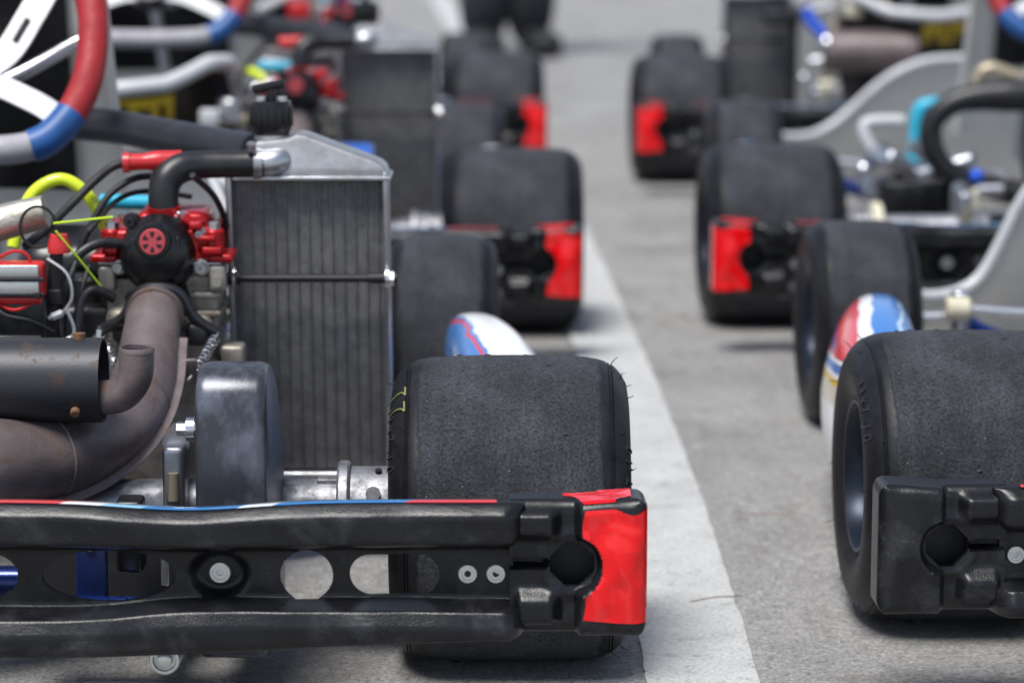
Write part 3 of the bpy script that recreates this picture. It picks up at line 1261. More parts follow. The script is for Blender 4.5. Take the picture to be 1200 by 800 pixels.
# chassis ----------------------------------------------------------
def frame_geo():
    G = []
    r = .0145
    for s_ in (-1, 1):
        G.append(tube([(s_ * .29, -.16, .097), (s_ * .30, .0, .06), (s_ * .32, .3, .045), (s_ * .27, .62, .045), (s_ * .20, .86, .045), (s_ * .16, 1.14, .05)], r, 10, 6))
        G.append(tube([(s_ * .30, .36, .045), (s_ * .46, .46, .05), (s_ * .50, .66, .05), (s_ * .27, .74, .045)], .010, 8, 6))
        G.append(tube([(s_ * .21, .95, .05), (s_ * .36, .99, .10), (s_ * .40, .99, .12)], .014, 10, 5))
    G.append(tube([(-.29, -.16, .097), (.29, -.16, .097)], r, 10, 2))
    G.append(tube([(-.31, .14, .047), (.31, .14, .047)], r, 10, 2))
    G.append(tube([(-.22, .80, .047), (.22, .80, .047)], r, 10, 2))
    G.append(tube([(-.16, 1.14, .05), (-.14, 1.22, .06), (.14, 1.22, .06), (.16, 1.14, .05)], .010, 10, 5))
    return vadd(G)


def floor_tray():
    poly = [(-.31, .42), (-.30, .62), (-.22, .86), (-.15, 1.17), (.15, 1.17), (.22, .86), (.30, .62), (.31, .42)]
    return prism(poly, (0, 0, .024), (1, 0, 0), (0, 1, 0), (0, 0, 1), .005, .001)


def front_spindle(s_):
    return vadd([cyl((s_ * .40, .99, .128), (s_ * .455, .99, .128), .009, 12), rbox((s_ * .405, .99, .128), (.022, .03, .07), .006)])


def common(kart, fx=.518, fairing='low', rx=.598, bz=-.020, bx0=0., pods=True, decals=True, hairs=False, crayon=False, detail=True):
    # rear bumper
    bm_ = part('rear_bumper', 'bumper_beam', bumper_main, 'black_plastic', kart, (bx0, 0, bz))
    part('printed_strip', 'strip_print', strip_print, 'strip_print', bm_, label='glossy red, white and blue print along the bumper top')
    for s_ in (-1, 1):
        e = part('bumper_end', 'bumper_end%d' % s_, lambda: bumper_end(s_), 'black_plastic', kart, (bx0, 0, bz))
        if decals:
            part('corner_sticker', 'decal%d' % s_, lambda: bumper_decal(s_), 'red_sticker', e, label='creased glossy red corner sticker')
        part('hollow_back', 'hback%d' % s_, lambda: rbox((s_ * .650, -.203, .1545), (.098, .006, .094), .002), 'black_rubber', e)  # black wall added behind the end box so its hole reads dark
        for bx in (.5655, .5875):
            part('bolt', 'bb%d%d' % (s_, int(bx * 1e4)), lambda: hexbolt((s_ * bx, -.2228, .1465), .0078), 'zinc', bm_)
        part('bolt', 'bd%d' % s_, lambda: hexbolt((s_ * .372, -.2135, .1455), .0088, th=.004), 'zinc', bm_)
    # chassis
    fr = part('chassis_frame', 'frame', frame_geo, 'blue_frame', kart)
    part('floor_tray', 'tray', floor_tray, 'aluminium', kart)
    for s_ in (-1, 1):
        part('bumper_bracket', 'bracket%d' % s_, lambda: rbox((s_ * .262, -.150, .138), (.025, .012, .075), .002), 'blue_plate', fr)
        part('bracket_bolt', 'bbolt%d' % s_, lambda: hexbolt((s_ * .262, -.156, .152), .0042, th=.003), 'gold_bolt', fr)
        part('skid_bolt', 'skid%d' % s_, lambda: lathe([(-.12, .0125), (-.198, .0125), (-.2, .0115), (-.2, .0095), (-.1965, .0088), (-.1965, .0065), (-.203, .0058), (-.204, .0045), (-.204, 1e-4)], (s_ * .325, 0, .070), 'y', 28), 'zinc', fr)
        part('dark_backing', 'dback%d' % s_, lambda: rbox((s_ * .265, -.05, .105), (.15, .012, .10), .004), 'black_rubber', fr)  # added black plate, hides the tubes so the bumper holes look dark inside
        part('dark_block', 'dblock%d' % s_, lambda: rbox((s_ * .288, -.105, .150), (.022, .03, .06), .004), 'black_plastic_smooth', fr)  # added black block, darkens the gap seen through the bumper holes
        part('mount_strip', 'mstrip%d' % s_, lambda: rbox((s_ * .319, -.13, .146), (.0065, .012, .064), .001), 'aluminium', fr)
        part('bearing_carrier', 'bear%d' % s_, lambda: vadd([rbox((s_ * .309, AY, AZ), (.02, .085, .125), .006), cyl((s_ * .309, AY - .02, .195), (s_ * .309, AY + .02, .195), .012, 12)]), 'aluminium', kart)
        part('carrier_slot', 'bslot%d' % s_, lambda: tube([(s_ * .309, AY - .0432, .150), (s_ * .309, AY - .0432, .174)], .005, 10, 2), 'tan_metal', kart)
        part('wheel_hub', 'hub%d' % s_, lambda: vadd([cyl((s_ * .458, AY, AZ), (s_ * .505, AY, AZ), .036, 28, bev=.002), cyl((s_ * .448, AY, AZ), (s_ * .459, AY, AZ), .041, 28, bev=.002), rbox((s_ * .440, AY, AZ + .023), (.02, .02, .008), .001), cyl((s_ * .505, AY, AZ), (s_ * .60, AY, AZ), .03, 24)]), 'axle_metal', kart)
        part('hub_bolt', 'hubb%d' % s_, lambda: vadd([cyl((s_ * .48, AY - .030, AZ + .0175), (s_ * .48, AY - .034, AZ + .0200), .0065, 14), cyl((s_ * .484, AY - .012, AZ + .032), (s_ * .484, AY - .0135, AZ + .0365), .003, 10)]), 'steel_dark', kart)
    part('rear_axle', 'axle', lambda: cyl((-.60, AY, AZ), (.60, AY, AZ), .025, 28), 'axle_metal', kart)
    # wheels
    for s_ in (-1, 1):
        wheel(kart, 'rear', (s_ * rx, AY, .1335), s_, hairs, crayon and s_ > 0)
        wheel(kart, 'front', (s_ * fx, .985, .1250), s_, False)
        part('spindle', 'spin%d' % s_, lambda: front_spindle(s_), 'bright_metal', kart)
        part('spindle_bush', 'bush%d' % s_, lambda: vadd([cyl((s_ * .43, .955, .145), (s_ * .40, .955, .145), .0145, 16, bev=.003)]), 'cream', kart)
        part('tie_rod', 'tie%d' % s_, lambda: tube([(s_ * .40, .945, .145), (s_ * .06, .93, .12)], .0075, 10, 2), 'bright_metal', kart)
        part('rod_end', 'rode%d' % s_, lambda: vadd([ball((s_ * .285, .93, .15), .014), cyl((s_ * .285, .93, .145), (s_ * .285, .93, .175), .008, 12), cyl((s_ * .25, .93, .145), (s_ * .32, .93, .14), .009, 12)]), 'blue_plate', kart)
        part('sidepod', 'pod%d' % s_, lambda: sidepod(s_), 'pod_print_right' if s_ > 0 else 'pod_print_left', kart, sharp=60)
    n_ = part('front_fairing', 'nose_' + fairing, lambda: nose(fairing), 'shell_grey', kart)
    part('fairing_edge', 'nose_rim_' + fairing, lambda: nose_rim(fairing), 'white_plastic', n_)
    q = part('front_panel', 'nassau', nassau, 'shell_grey', kart)
    part('inner_plate', 'nassau_plate', lambda: sheet(lambda u, v: ((u * 2 - 1) * .108, .848 - .10 * (.3 + .62 * v) + .05 * (1 - ((u * 2 - 1) * .65) ** 2), .20 + .40 * (.3 + .62 * v)), 12, 8, lambda u, v: (0, .003, 0)), 'black_plastic_smooth', q)
    part('panel_edge', 'nassau_rim', nassau_rim, 'shell_grey', q)
    part('panel_strut', 'nassau_strut', lambda: vadd([tube([(-.14, .79, .50), (0, .74, .44), (.14, .79, .50)], .0085, 10, 6)]), 'bright_metal', q)
    steering(kart)
    return kart


def seat(kart, dx=0., lip=True):
    s_ = part('seat', 'seat_shell', seat_shell, 'black_plastic_smooth', kart, (dx, 0, 0))
    part('seat_pan', 'seat_pan', seat_pan, 'black_plastic_smooth', s_)
    part('seat_lip', 'seat_lip', seat_lip, 'white_plastic', s_)
    y = part('seat_print', 'seat_print', seat_print, 'yellow_print', s_)
    part('print_blocks', 'seat_blocks', seat_blocks, 'black_plastic_smooth', s_)


# engine -----------------------------------------------------------
def dome():
    # power-valve cover facing -Y
    c = (.266, .306, .325)
    pr = [(0, .0375), (-.012, .0375), (-.016, .0362), (-.030, .0335), (-.040, .0285), (-.045, .021), (-.046, 1e-4)]
    G = [lathe(pr, c, 'y', 40)]
    for a in (R(128), R(-152), R(-60), R(28)):
        x, z = c[0] + .039 * math.cos(a), c[2] + .039 * math.sin(a)
        G.append(rbox((x, .300, z), (.014, .014, .014), .005))
    G.append(rbox((c[0] - .020, .278, c[2] + .004), (.003, .03, .028), .001))
    G.append(rbox((c[0] + .022, .278, c[2] + .006), (.003, .03, .028), .001))
    G.append(rbox((c[0] + .02, .302, c[2] - .042), (.015, .016, .018), .004))
    G.append(rbox((c[0] - .012, .305, c[2] - .036), (.05, .012, .022), .005))
    G.append(lathe([(0, .0168), (-.006, .0168), (-.008, .0155), (-.008, 1e-4)], (.266, .262, .342), 'y', 32))
    return vadd(G)


def dome_cap():
    c = (.266, .2535, .342)
    G = [lathe([(.003, .0122), (-.002, .0122), (-.0032, .0115), (-.0032, 1e-4)], c, 'y', 32)]
    return vadd(G)


def dome_slots():
    G = []
    for k in range(6):
        a = R(60 * k + 30)
        r0, r1 = .0045, .0098
        p = lambda r, da: (.266 + r * math.cos(a + da), .2502, .342 + r * math.sin(a + da))
        G.append(prism([(p(r0, -.18)[0], p(r0, -.18)[2]), (p(r1, -.24)[0], p(r1, -.24)[2]), (p(r1, .24)[0], p(r1, .24)[2]), (p(r0, .18)[0], p(r0, .18)[2])], (0, .2500, 0), (1, 0, 0), (0, 0, 1), (0, 1, 0), .001))
    return vadd(G)


def head_geo():
    G = [rbox((.268, .335, .338), (.108, .088, .020), .006), rbox((.278, .34, .352), (.07, .07, .022), .009),
         cyl((.269, .322, .345), (.269, .318, .368), .018, 24, .0165)]
    for x, y in ((.222, .30), (.222, .372), (.318, .30), (.322, .372), (.30, .30), (.245, .372)):
        G.append(cyl((x, y, .318), (x, y, .348), .0105, 16, bev=.002))
    G.append(tube([(.29, .30, .358), (.305, .30, .348), (.322, .30, .332)], .006, 10, 5))
    G.append(rbox((.326, .312, .321), (.022, .05, .008), .003))
    G.append(rbox((.215, .312, .321), (.026, .05, .008), .003))
    return vadd(G)


def cylinder_geo():
    G = [rbox((.268, .345, .272), (.106, .095, .092), .010), rbox((.268, .335, .31), (.114, .085, .014), .005)]
    for z in (.25, .268, .286):
        G.append(rbox((.31, .338, z), (.03, .10, .006), .002))
    G.append(rbox((.262, .37, .165), (.13, .15, .13), .018))
    G.append(cyl((.20, .36, .155), (.335, .36, .155), .058, 28, bev=.006))
    G.append(rbox((.295, .30, .245), (.045, .04, .05), .012))
    G.append(rbox((.235, .302, .25), (.04, .035, .05), .012))
    G.append(rbox((.335, .30, .228), (.022, .03, .02), .004))
    return vadd(G)


def exhaust_path():
    return [(.266, .285, .276), (.266, .25, .270), (.266, .215, .250), (.266, .175, .228), (.260, .13, .209), (.245, .085, .195), (.221, .037, .188),
            (.187, .0, .188), (.150, -.032, .193), (.07, -.06, .196), (-.03, -.068, .198), (-.14, -.05, .195), (-.22, .03, .18), (-.25, .14, .16)]


def ex_r(t):
    return float(np.interp(t, [0, .08, .2, .4, .55, .75, .9, 1], [.0245, .0255, .028, .033, .0365, .042, .044, .03]))


def ex_seam():
    P = catmull(exhaust_path(), 8)
    V, F = [], []
    L = len(P)
    n0 = 14
    cen = Vector((.10, .14, .32))
    for i in range(n0, L):
        t = i / (L - 1)
        T = (P[min(i + 1, L - 1)] - P[max(i - 1, 0)]).normalized()
        view = Vector((0, -.93, .36))
        d = T.cross(view)
        d.normalize()
        if d.dot(P[i] - cen) < 0:
            d = -d
        nn = T.cross(d).normalized()
        r = ex_r(t)
        for a, b_ in ((r - .003, .0014), (r + .0075, .0014), (r + .0075, -.0014), (r - .003, -.0014)):
            V.append(tuple(P[i] + d * a + nn * b_))
    m_ = L - n0
    for i in range(m_ - 1):
        for j in range(4):
            F.append((i * 4 + j, i * 4 + (j + 1) % 4, i * 4 + 4 + (j + 1) % 4, i * 4 + 4 + j))
    F += [(3, 2, 1, 0), tuple(range(m_ * 4 - 4, m_ * 4))]
    return V, F


def spring_geo(a, b_, r=.0045, turns=9):
    a, b_ = Vector(a), Vector(b_)
    d = (b_ - a)
    T = d.normalized()
    u_ = T.orthogonal().normalized()
    v_ = T.cross(u_)
    pts = [a + d * (.12 + .76 * i / (turns * 10)) + u_ * (r * math.cos(2 * PI * i / 10)) + v_ * (r * math.sin(2 * PI * i / 10)) for i in range(turns * 10 + 1)]
    return vadd([tube(pts, .0011, 6, 1, smooth=False), tube([a, a + d * .08, pts[0]], .0011, 6, 3), tube([pts[-1], b_ - d * .08, b_ + Vector((-.004, -.004, -.004))], .0011, 6, 3)])


def engine(kart, full=True, guard='guard_metal'):
    e = part('engine', 'cylinder', cylinder_geo, 'cast_metal', kart)
    part('cylinder_head', 'head', head_geo, 'red_anodised', e)
    part('valve_cover', 'dome', dome, 'black_plastic_smooth', e)
    part('vent_cap', 'dome_cap', dome_cap, 'pink_red', e, label='pinkish red vented cap with six slots')
    part('cap_slots', 'dome_slots', dome_slots, 'black_rubber', e)
    for i, (x, y, z, r) in enumerate(((.241, .290, .356, .0048), (.306, .290, .3445, .0042), (.229, .286, .313, .0048), (.3075, .286, .313, .0052), (.2865, .288, .288, .0046), (.240, .286, .283, .004))):
        part('bolt', 'engbolt%d' % i, lambda: vadd([lathe([(.008, r), (-.0055, r), (-.0065, r * .88), (-.0065, r * .5), (-.002, r * .48), (-.002, 1e-4)], (x, y, z), 'y', 18), lathe([(.012, r * 1.55), (.003, r * 1.55), (.002, r * 1.4), (.002, r * .9)], (x, y, z), 'y', 18)]), 'steel_dark' if i in (0, 4, 5) else 'aluminium', e)
    for i, (x, z, wx, wz) in enumerate(((.318, .3295, .018, .007), (.3135, .341, .016, .005), (.222, .3295, .014, .006), (.303, .353, .012, .007))):
        part('head_rib', 'headrib%d' % i, lambda: rbox((x, .288, z), (wx, .018, wz), .0015, 2), 'red_anodised', e)
    part('gasket', 'gasket', lambda: rbox((.268, .332, .3165), (.116, .092, .0022), .0006, 1), 'aluminium', e)
    part('casting_lug', 'lug1', lambda: vadd([rbox((.322, .295, .302), (.016, .02, .026), .004), cyl((.322, .284, .300), (.322, .280, .300), .005, 12)]), 'cast_metal', e)
    part('casting_lug', 'lug2', lambda: vadd([rbox((.218, .295, .302), (.016, .02, .024), .004)]), 'cast_metal', e)
    for i, (x, y) in enumerate(((.222, .30), (.318, .30), (.322, .372), (.222, .372))):
        part('head_nut', 'headnut%d' % i, lambda: cyl((x, y, .347), (x, y, .354), .0065, 6), 'bright_metal', e)
    part('exhaust_flange', 'flange', lambda: vadd([tube([(.212, .272, .255), (.235, .268, .268), (.25, .264, .292), (.268, .262, .298), (.288, .264, .292), (.302, .268, .268), (.326, .272, .250)], .0055, 8, 5), rbox((.235, .275, .255), (.022, .02, .022), .006), rbox((.304, .275, .252), (.022, .02, .022), .006)]), 'steel_dark', e)
    # exhaust
    ex = part('exhaust_pipe', 'exhaust', lambda: tube(exhaust_path(), ex_r, 36, 10), 'exhaust_steel', kart, label='brown heat-stained exhaust pipe curving behind the bumper')
    part('welded_seam', 'ex_seam', ex_seam, 'exhaust_steel', ex)
    PX = catmull(exhaust_path(), 8)
    for i in (30, 52, 66):
        T = (PX[i + 1] - PX[i - 1]).normalized()
        part('weld_bead', 'weld%d' % i, lambda: tube([PX[i] - T * .0022, PX[i] - T * .001, PX[i] + T * .001, PX[i] + T * .0022], [ex_r(i / (len(PX) - 1)) - .0006 + d for d in (0, .0014, .0014, 0)], 40, 1, caps=False, smooth=False), 'exhaust_steel', ex)
    part('pipe_collar', 'ex_collar', lambda: tube([(.266, .272, .274), (.266, .252, .271)], .0275, 28, 2), 'exhaust_steel', ex)
    part('spring_hook', 'hookr', lambda: rbox((.303, .20, .232), (.016, .005, .02), .002, rot=(.3, 0, .2)), 'exhaust_steel', ex)
    part('exhaust_spring', 'spr_r', lambda: spring_geo((.325, .262, .255), (.307, .20, .226)), 'bright_metal', ex)
    part('exhaust_spring', 'spr_l', lambda: spring_geo((.213, .262, .260), (.238, .20, .232)), 'bright_metal', ex)
    # silencer
    sil = part('silencer', 'silencer', lambda: vadd([lathe([(-.10, .020), (-.098, .033), (-.08, .0355), (.246, .0362), (.252, .0362), (.252, .0345), (.236, .0335), (.2355, 1e-4)], (0, .012, .256), 'x', 40)]), 'silencer_steel', kart)
    tp = [(.225, .006, .243), (.250, .0, .243), (.270, -.008, .248), (.282, -.014, .264), (.2845, -.016, .288)]
    part('tail_pipe', 'tailpipe', lambda: vadd([tube(tp, .0148, 28, 8, caps=False), tube(tp, .0130, 28, 8, caps=False), lathe([(.287, .0130), (.2892, .0136), (.2892, .0144), (.287, .0150), (.285, .0149)], (.2845, -.016, 0), 'z', 28, closed=True)]), 'exhaust_steel', sil)
    part('rivet', 'rivet1', lambda: cyl((.232, .012, .2915), (.232, .012, .2965), .0055, 12), 'rust_brown', sil)
    part('rivet', 'rivet2', lambda: cyl((.232, -.018, .236), (.232, -.0235, .233), .0042, 12, bev=.001), 'rust_brown', sil)
    # chain guard
    g = part('chain_guard', 'guard_' + guard, lambda: prism([(-.130, .05), (-.1285, .12), (-.125, .20), (-.120, .255), (-.111, .276), (-.095, .286), (-.075, .288), (-.045, .282), (0, .262), (.05, .215), (.07, .15), (.06, .05)], (.343, 0, 0), (0, 1, 0), (0, 0, 1), (1, 0, 0), .058, .0085, 4), guard, kart)
    part('guard_bolt', 'guard_bolt', lambda: vadd([cyl((.322, -.06, .228), (.346, -.06, .228), .006, 6), cyl((.330, -.06, .228), (.337, -.06, .228), .010, 14)]), 'bright_metal', g)
    part('sprocket', 'sprocket', lambda: vadd([cyl((.345, AY, AZ), (.352, AY, AZ), .09, 44)]), 'steel_dark', kart)
    # ignition, plug lead, hoses
    if not full:
        part('airbox', 'airbox', lambda: vadd([rbox((.17, .50, .22), (.13, .16, .20), .03, 4)]), 'black_plastic_smooth', kart)
        part('coolant_pipe', 'blue_pipe', lambda: cyl((.196, .42, .36), (.262, .40, .36), .0072, 14), 'turquoise', kart)
        part('air_intake', 'intake', lambda: tube([(.10, .74, .408), (.172, .70, .406), (.25, .625, .401), (.335, .545, .396)], .0185, 16, 5), 'dark_tube', kart)
        return
    ig = part('ignition_coil', 'ign_block', lambda: vadd([rbox((.15, .20, .276), (.055, .05, .05), .004), rbox((.15, .172, .262), (.05, .008, .012), .002)]), 'black_plastic_smooth', kart)
    part('coil_case', 'ign_red', lambda: vadd([rbox((.153, .185, .300), (.044, .03, .008), .003), rbox((.153, .185, .316), (.046, .028, .034), .005)]), 'red_plastic', ig)
    part('coil_plate', 'ign_plate', lambda: vadd([rbox((.153, .170, .3265), (.040, .004, .011), .001), rbox((.153, .170, .3115), (.040, .004, .013), .001)]), 'zinc', ig)
    part('cable_tie', 'ign_tie', lambda: vadd([rbox((.153, .1685, .319), (.05, .003, .004), .001), rbox((.153, .1685, .305), (.05, .003, .004), .001), rbox((.172, .1675, .305), (.006, .006, .006), .001)]), 'black_rubber', ig)
    part('coil_wire', 'ign_wire1', lambda: tube([(.135, .18, .337), (.15, .175, .344), (.162, .178, .340), (.166, .18, .325)], .0016, 6, 5), 'red_plastic', ig)
    part('coil_wire', 'ign_wire2', lambda: tube([(.13, .178, .298), (.15, .170, .291), (.17, .178, .298)], .0016, 6, 5), 'red_plastic', ig)
    f = part('air_pipe', 'foil', lambda: tube([(.04, .215, .338), (.09, .22, .352), (.14, .225, .366), (.172, .225, .374)], [.017, .017, .0165, .015], 18, 5), 'foil', kart)
    part('cable_tie', 'foil_tie', lambda: tube([(.168 + .0165 * math.cos(a), .205, .362 + .019 * math.sin(a)) for a in [2 * PI * i / 20 for i in range(21)]], .0014, 6, 1, smooth=False), 'black_rubber', f)
    pl = part('plug_connector', 'connector', lambda: vadd([tube([(.186, .205, .349), (.184, .205, .335), (.182, .205, .318), (.181, .205, .300)], [.0065, .006, .0065, .0075], 14, 5), rbox((.181, .205, .298), (.016, .016, .016), .003)]), 'black_rubber', kart)
    part('red_boot', 'boot', lambda: lathe([(-.008, .0105), (-.002, .0108), (.004, .009), (.0085, .008)], (.187, .203, .347), 'z', 18), 'red_plastic', pl)
    part('spark_plug_boot', 'plugcap', lambda: vadd([tube([(.232, .325, .408), (.25, .328, .4085), (.262, .33, .409), (.285, .335, .409)], [.0082, .0078, .0098, .0098], 16, 5), lathe([(-.003, .0098), (.003, .0098)], (.234, .325, .408), 'x', 16)]), 'red_plastic', kart)
    part('plug_lead', 'lead', lambda: tube([(.236, .325, .408), (.222, .32, .405), (.205, .315, .392), (.185, .30, .372), (.165, .27, .352), (.15, .24, .34)], .0043, 10, 6), 'black_rubber', kart)
    part('breather_hose', 'br1', lambda: tube([(.262, .36, .392), (.24, .33, .392), (.218, .315, .378), (.202, .305, .352), (.19, .30, .325), (.178, .30, .29), (.172, .30, .24)], .0034, 10, 6), 'black_rubber', kart)
    part('breather_hose', 'br2', lambda: tube([(.236, .285, .335), (.215, .275, .338), (.195, .265, .328), (.18, .26, .305), (.174, .255, .27), (.17, .25, .22)], .0050, 10, 6), 'hose_rubber', kart)
    part('fuel_hose', 'lime', lambda: tube([(.128, .30, .330), (.134, .31, .358), (.148, .32, .382), (.172, .325, .392), (.195, .325, .378), (.212, .32, .350), (.222, .32, .318), (.225, .325, .29)], .0062, 12, 8), 'lime_hose', kart)
    part('lime_cord', 'cord1', lambda: vadd([tube([(.184, .192, .367), (.235, .215, .370)], .0010, 6, 2), tube([(.186, .192, .360), (.205, .205, .332), (.222, .225, .303)], .0010, 6, 3)]), 'lime_cord', kart)
    part('coolant_pipe', 'blue_pipe', lambda: cyl((.196, .42, .36), (.262, .40, .36), .0072, 14), 'turquoise', kart)
    part('bent_pipe', 'bp', lambda: tube([(.232, .23, .292), (.216, .22, .302), (.204, .215, .292), (.200, .21, .262), (.198, .21, .23)], .0046, 10, 6), 'steel_dark', kart)
    part('throttle_cable', 'cab', lambda: vadd([tube([(.222, .20, .268), (.22, .195, .25), (.208, .19, .238), (.195, .188, .234)], .0026, 8, 5), tube([(.196, .18, .29), (.202, .18, .27), (.194, .178, .255)], .0016, 6, 5)]), 'zinc', kart)
    for i, (pts, r, mt) in enumerate((
            ([(.196, .24, .325), (.189, .22, .30), (.186, .205, .27), (.192, .20, .235), (.19, .20, .20)], .0030, 'black_rubber'),
            ([(.205, .26, .318), (.199, .24, .29), (.204, .225, .26), (.214, .215, .238), (.226, .21, .22)], .0024, 'black_rubber'),
            ([(.178, .19, .335), (.196, .185, .322), (.200, .185, .30), (.190, .185, .284)], .0016, 'zinc'),
            ([(.236, .25, .262), (.222, .235, .262), (.212, .22, .25), (.21, .21, .225)], .0036, 'hose_rubber'),
            ([(.128, .172, .30), (.142, .163, .288), (.165, .165, .282), (.185, .175, .27)], .0018, 'black_rubber'),
            ([(.168, .30, .30), (.183, .31, .31), (.20, .325, .30), (.212, .33, .27)], .0042, 'hose_rubber'),
            ([(.30, .29, .40), (.318, .33, .372), (.327, .36, .33), (.328, .37, .27)], .0030, 'black_rubber'),
            ([(.20, .30, .345), (.224, .32, .372), (.25, .35, .378), (.29, .37, .37)], .0026, 'black_rubber'))):
        part('engine_cable', 'ecab%d' % i, lambda: tube(pts, r, 8, 6), mt, kart)
    for i, (c, r, mt) in enumerate((((.186, .186, .284), .0048, 'white_plastic'), ((.198, .188, .262), .004, 'zinc'), ((.206, .20, .245), .0055, 'bright_metal'), ((.181, .18, .245), .0045, 'bright_metal'), ((.214, .205, .22), .006, 'zinc'))):
        part('cable_fitting', 'efit%d' % i, lambda: vadd([cyl((c[0] - r, c[1], c[2] - r * .4), (c[0] + r, c[1], c[2] + r * .4), r * .8, 6, bev=r * .15), cyl((c[0] - r * 1.6, c[1], c[2] - r * .64), (c[0] + r * 1.6, c[1], c[2] + r * .64), r * .45, 10)]), mt, kart)
    part('frame_stay', 'stay', lambda: tube([(.03, .13, .200), (.10, .12, .203), (.175, .11, .206)], .0115, 14, 4), 'blue_frame', kart)
    part('carburettor', 'carb', lambda: vadd([rbox((.19, .36, .235), (.06, .07, .07), .01), cyl((.19, .36, .26), (.19, .36, .295), .02, 16, bev=.003), cyl((.15, .36, .235), (.17, .36, .235), .026, 20)]), 'steel_dark', kart)
    part('linkage', 'link', lambda: vadd([ball((.192, .186, .232), .006), ball((.205, .19, .226), .005), rbox((.20, .19, .243), (.01, .008, .014), .002), cyl((.178, .19, .225), (.215, .19, .222), .0035, 8), ball((.222, .19, .215), .0045)]), 'bright_metal', kart)
    part('airbox', 'airbox', lambda: vadd([rbox((.17, .50, .22), (.13, .16, .20), .03, 4)]), 'black_plastic_smooth', kart)
    part('air_intake', 'intake', lambda: tube([(.10, .74, .408), (.172, .70, .406), (.25, .625, .401), (.335, .545, .396)], .0185, 16, 5), 'dark_tube', kart)
    part('overflow_tube', 'overflow', lambda: tube([(.300, .44, .385), (.320, .42, .345), (.333, .41, .30), (.341, .41, .25), (.346, .41, .18), (.345, .42, .10)], .0052, 10, 6), 'white_plastic', kart)
    part('cable_tie', 'orange_tie', lambda: tube([(.322, .395, .258), (.333, .385, .268), (.346, .388, .270)], .0032, 8, 4), 'orange', kart)
    part('brake_line', 'bluebar', lambda: tube([(.343, .405, .30), (.348, .40, .25), (.351, .40, .19)], .002, 6, 4), 'blue_bolt', kart)


def mirrored(g, s_):
    return g if s_ > 0 else mirx(g)


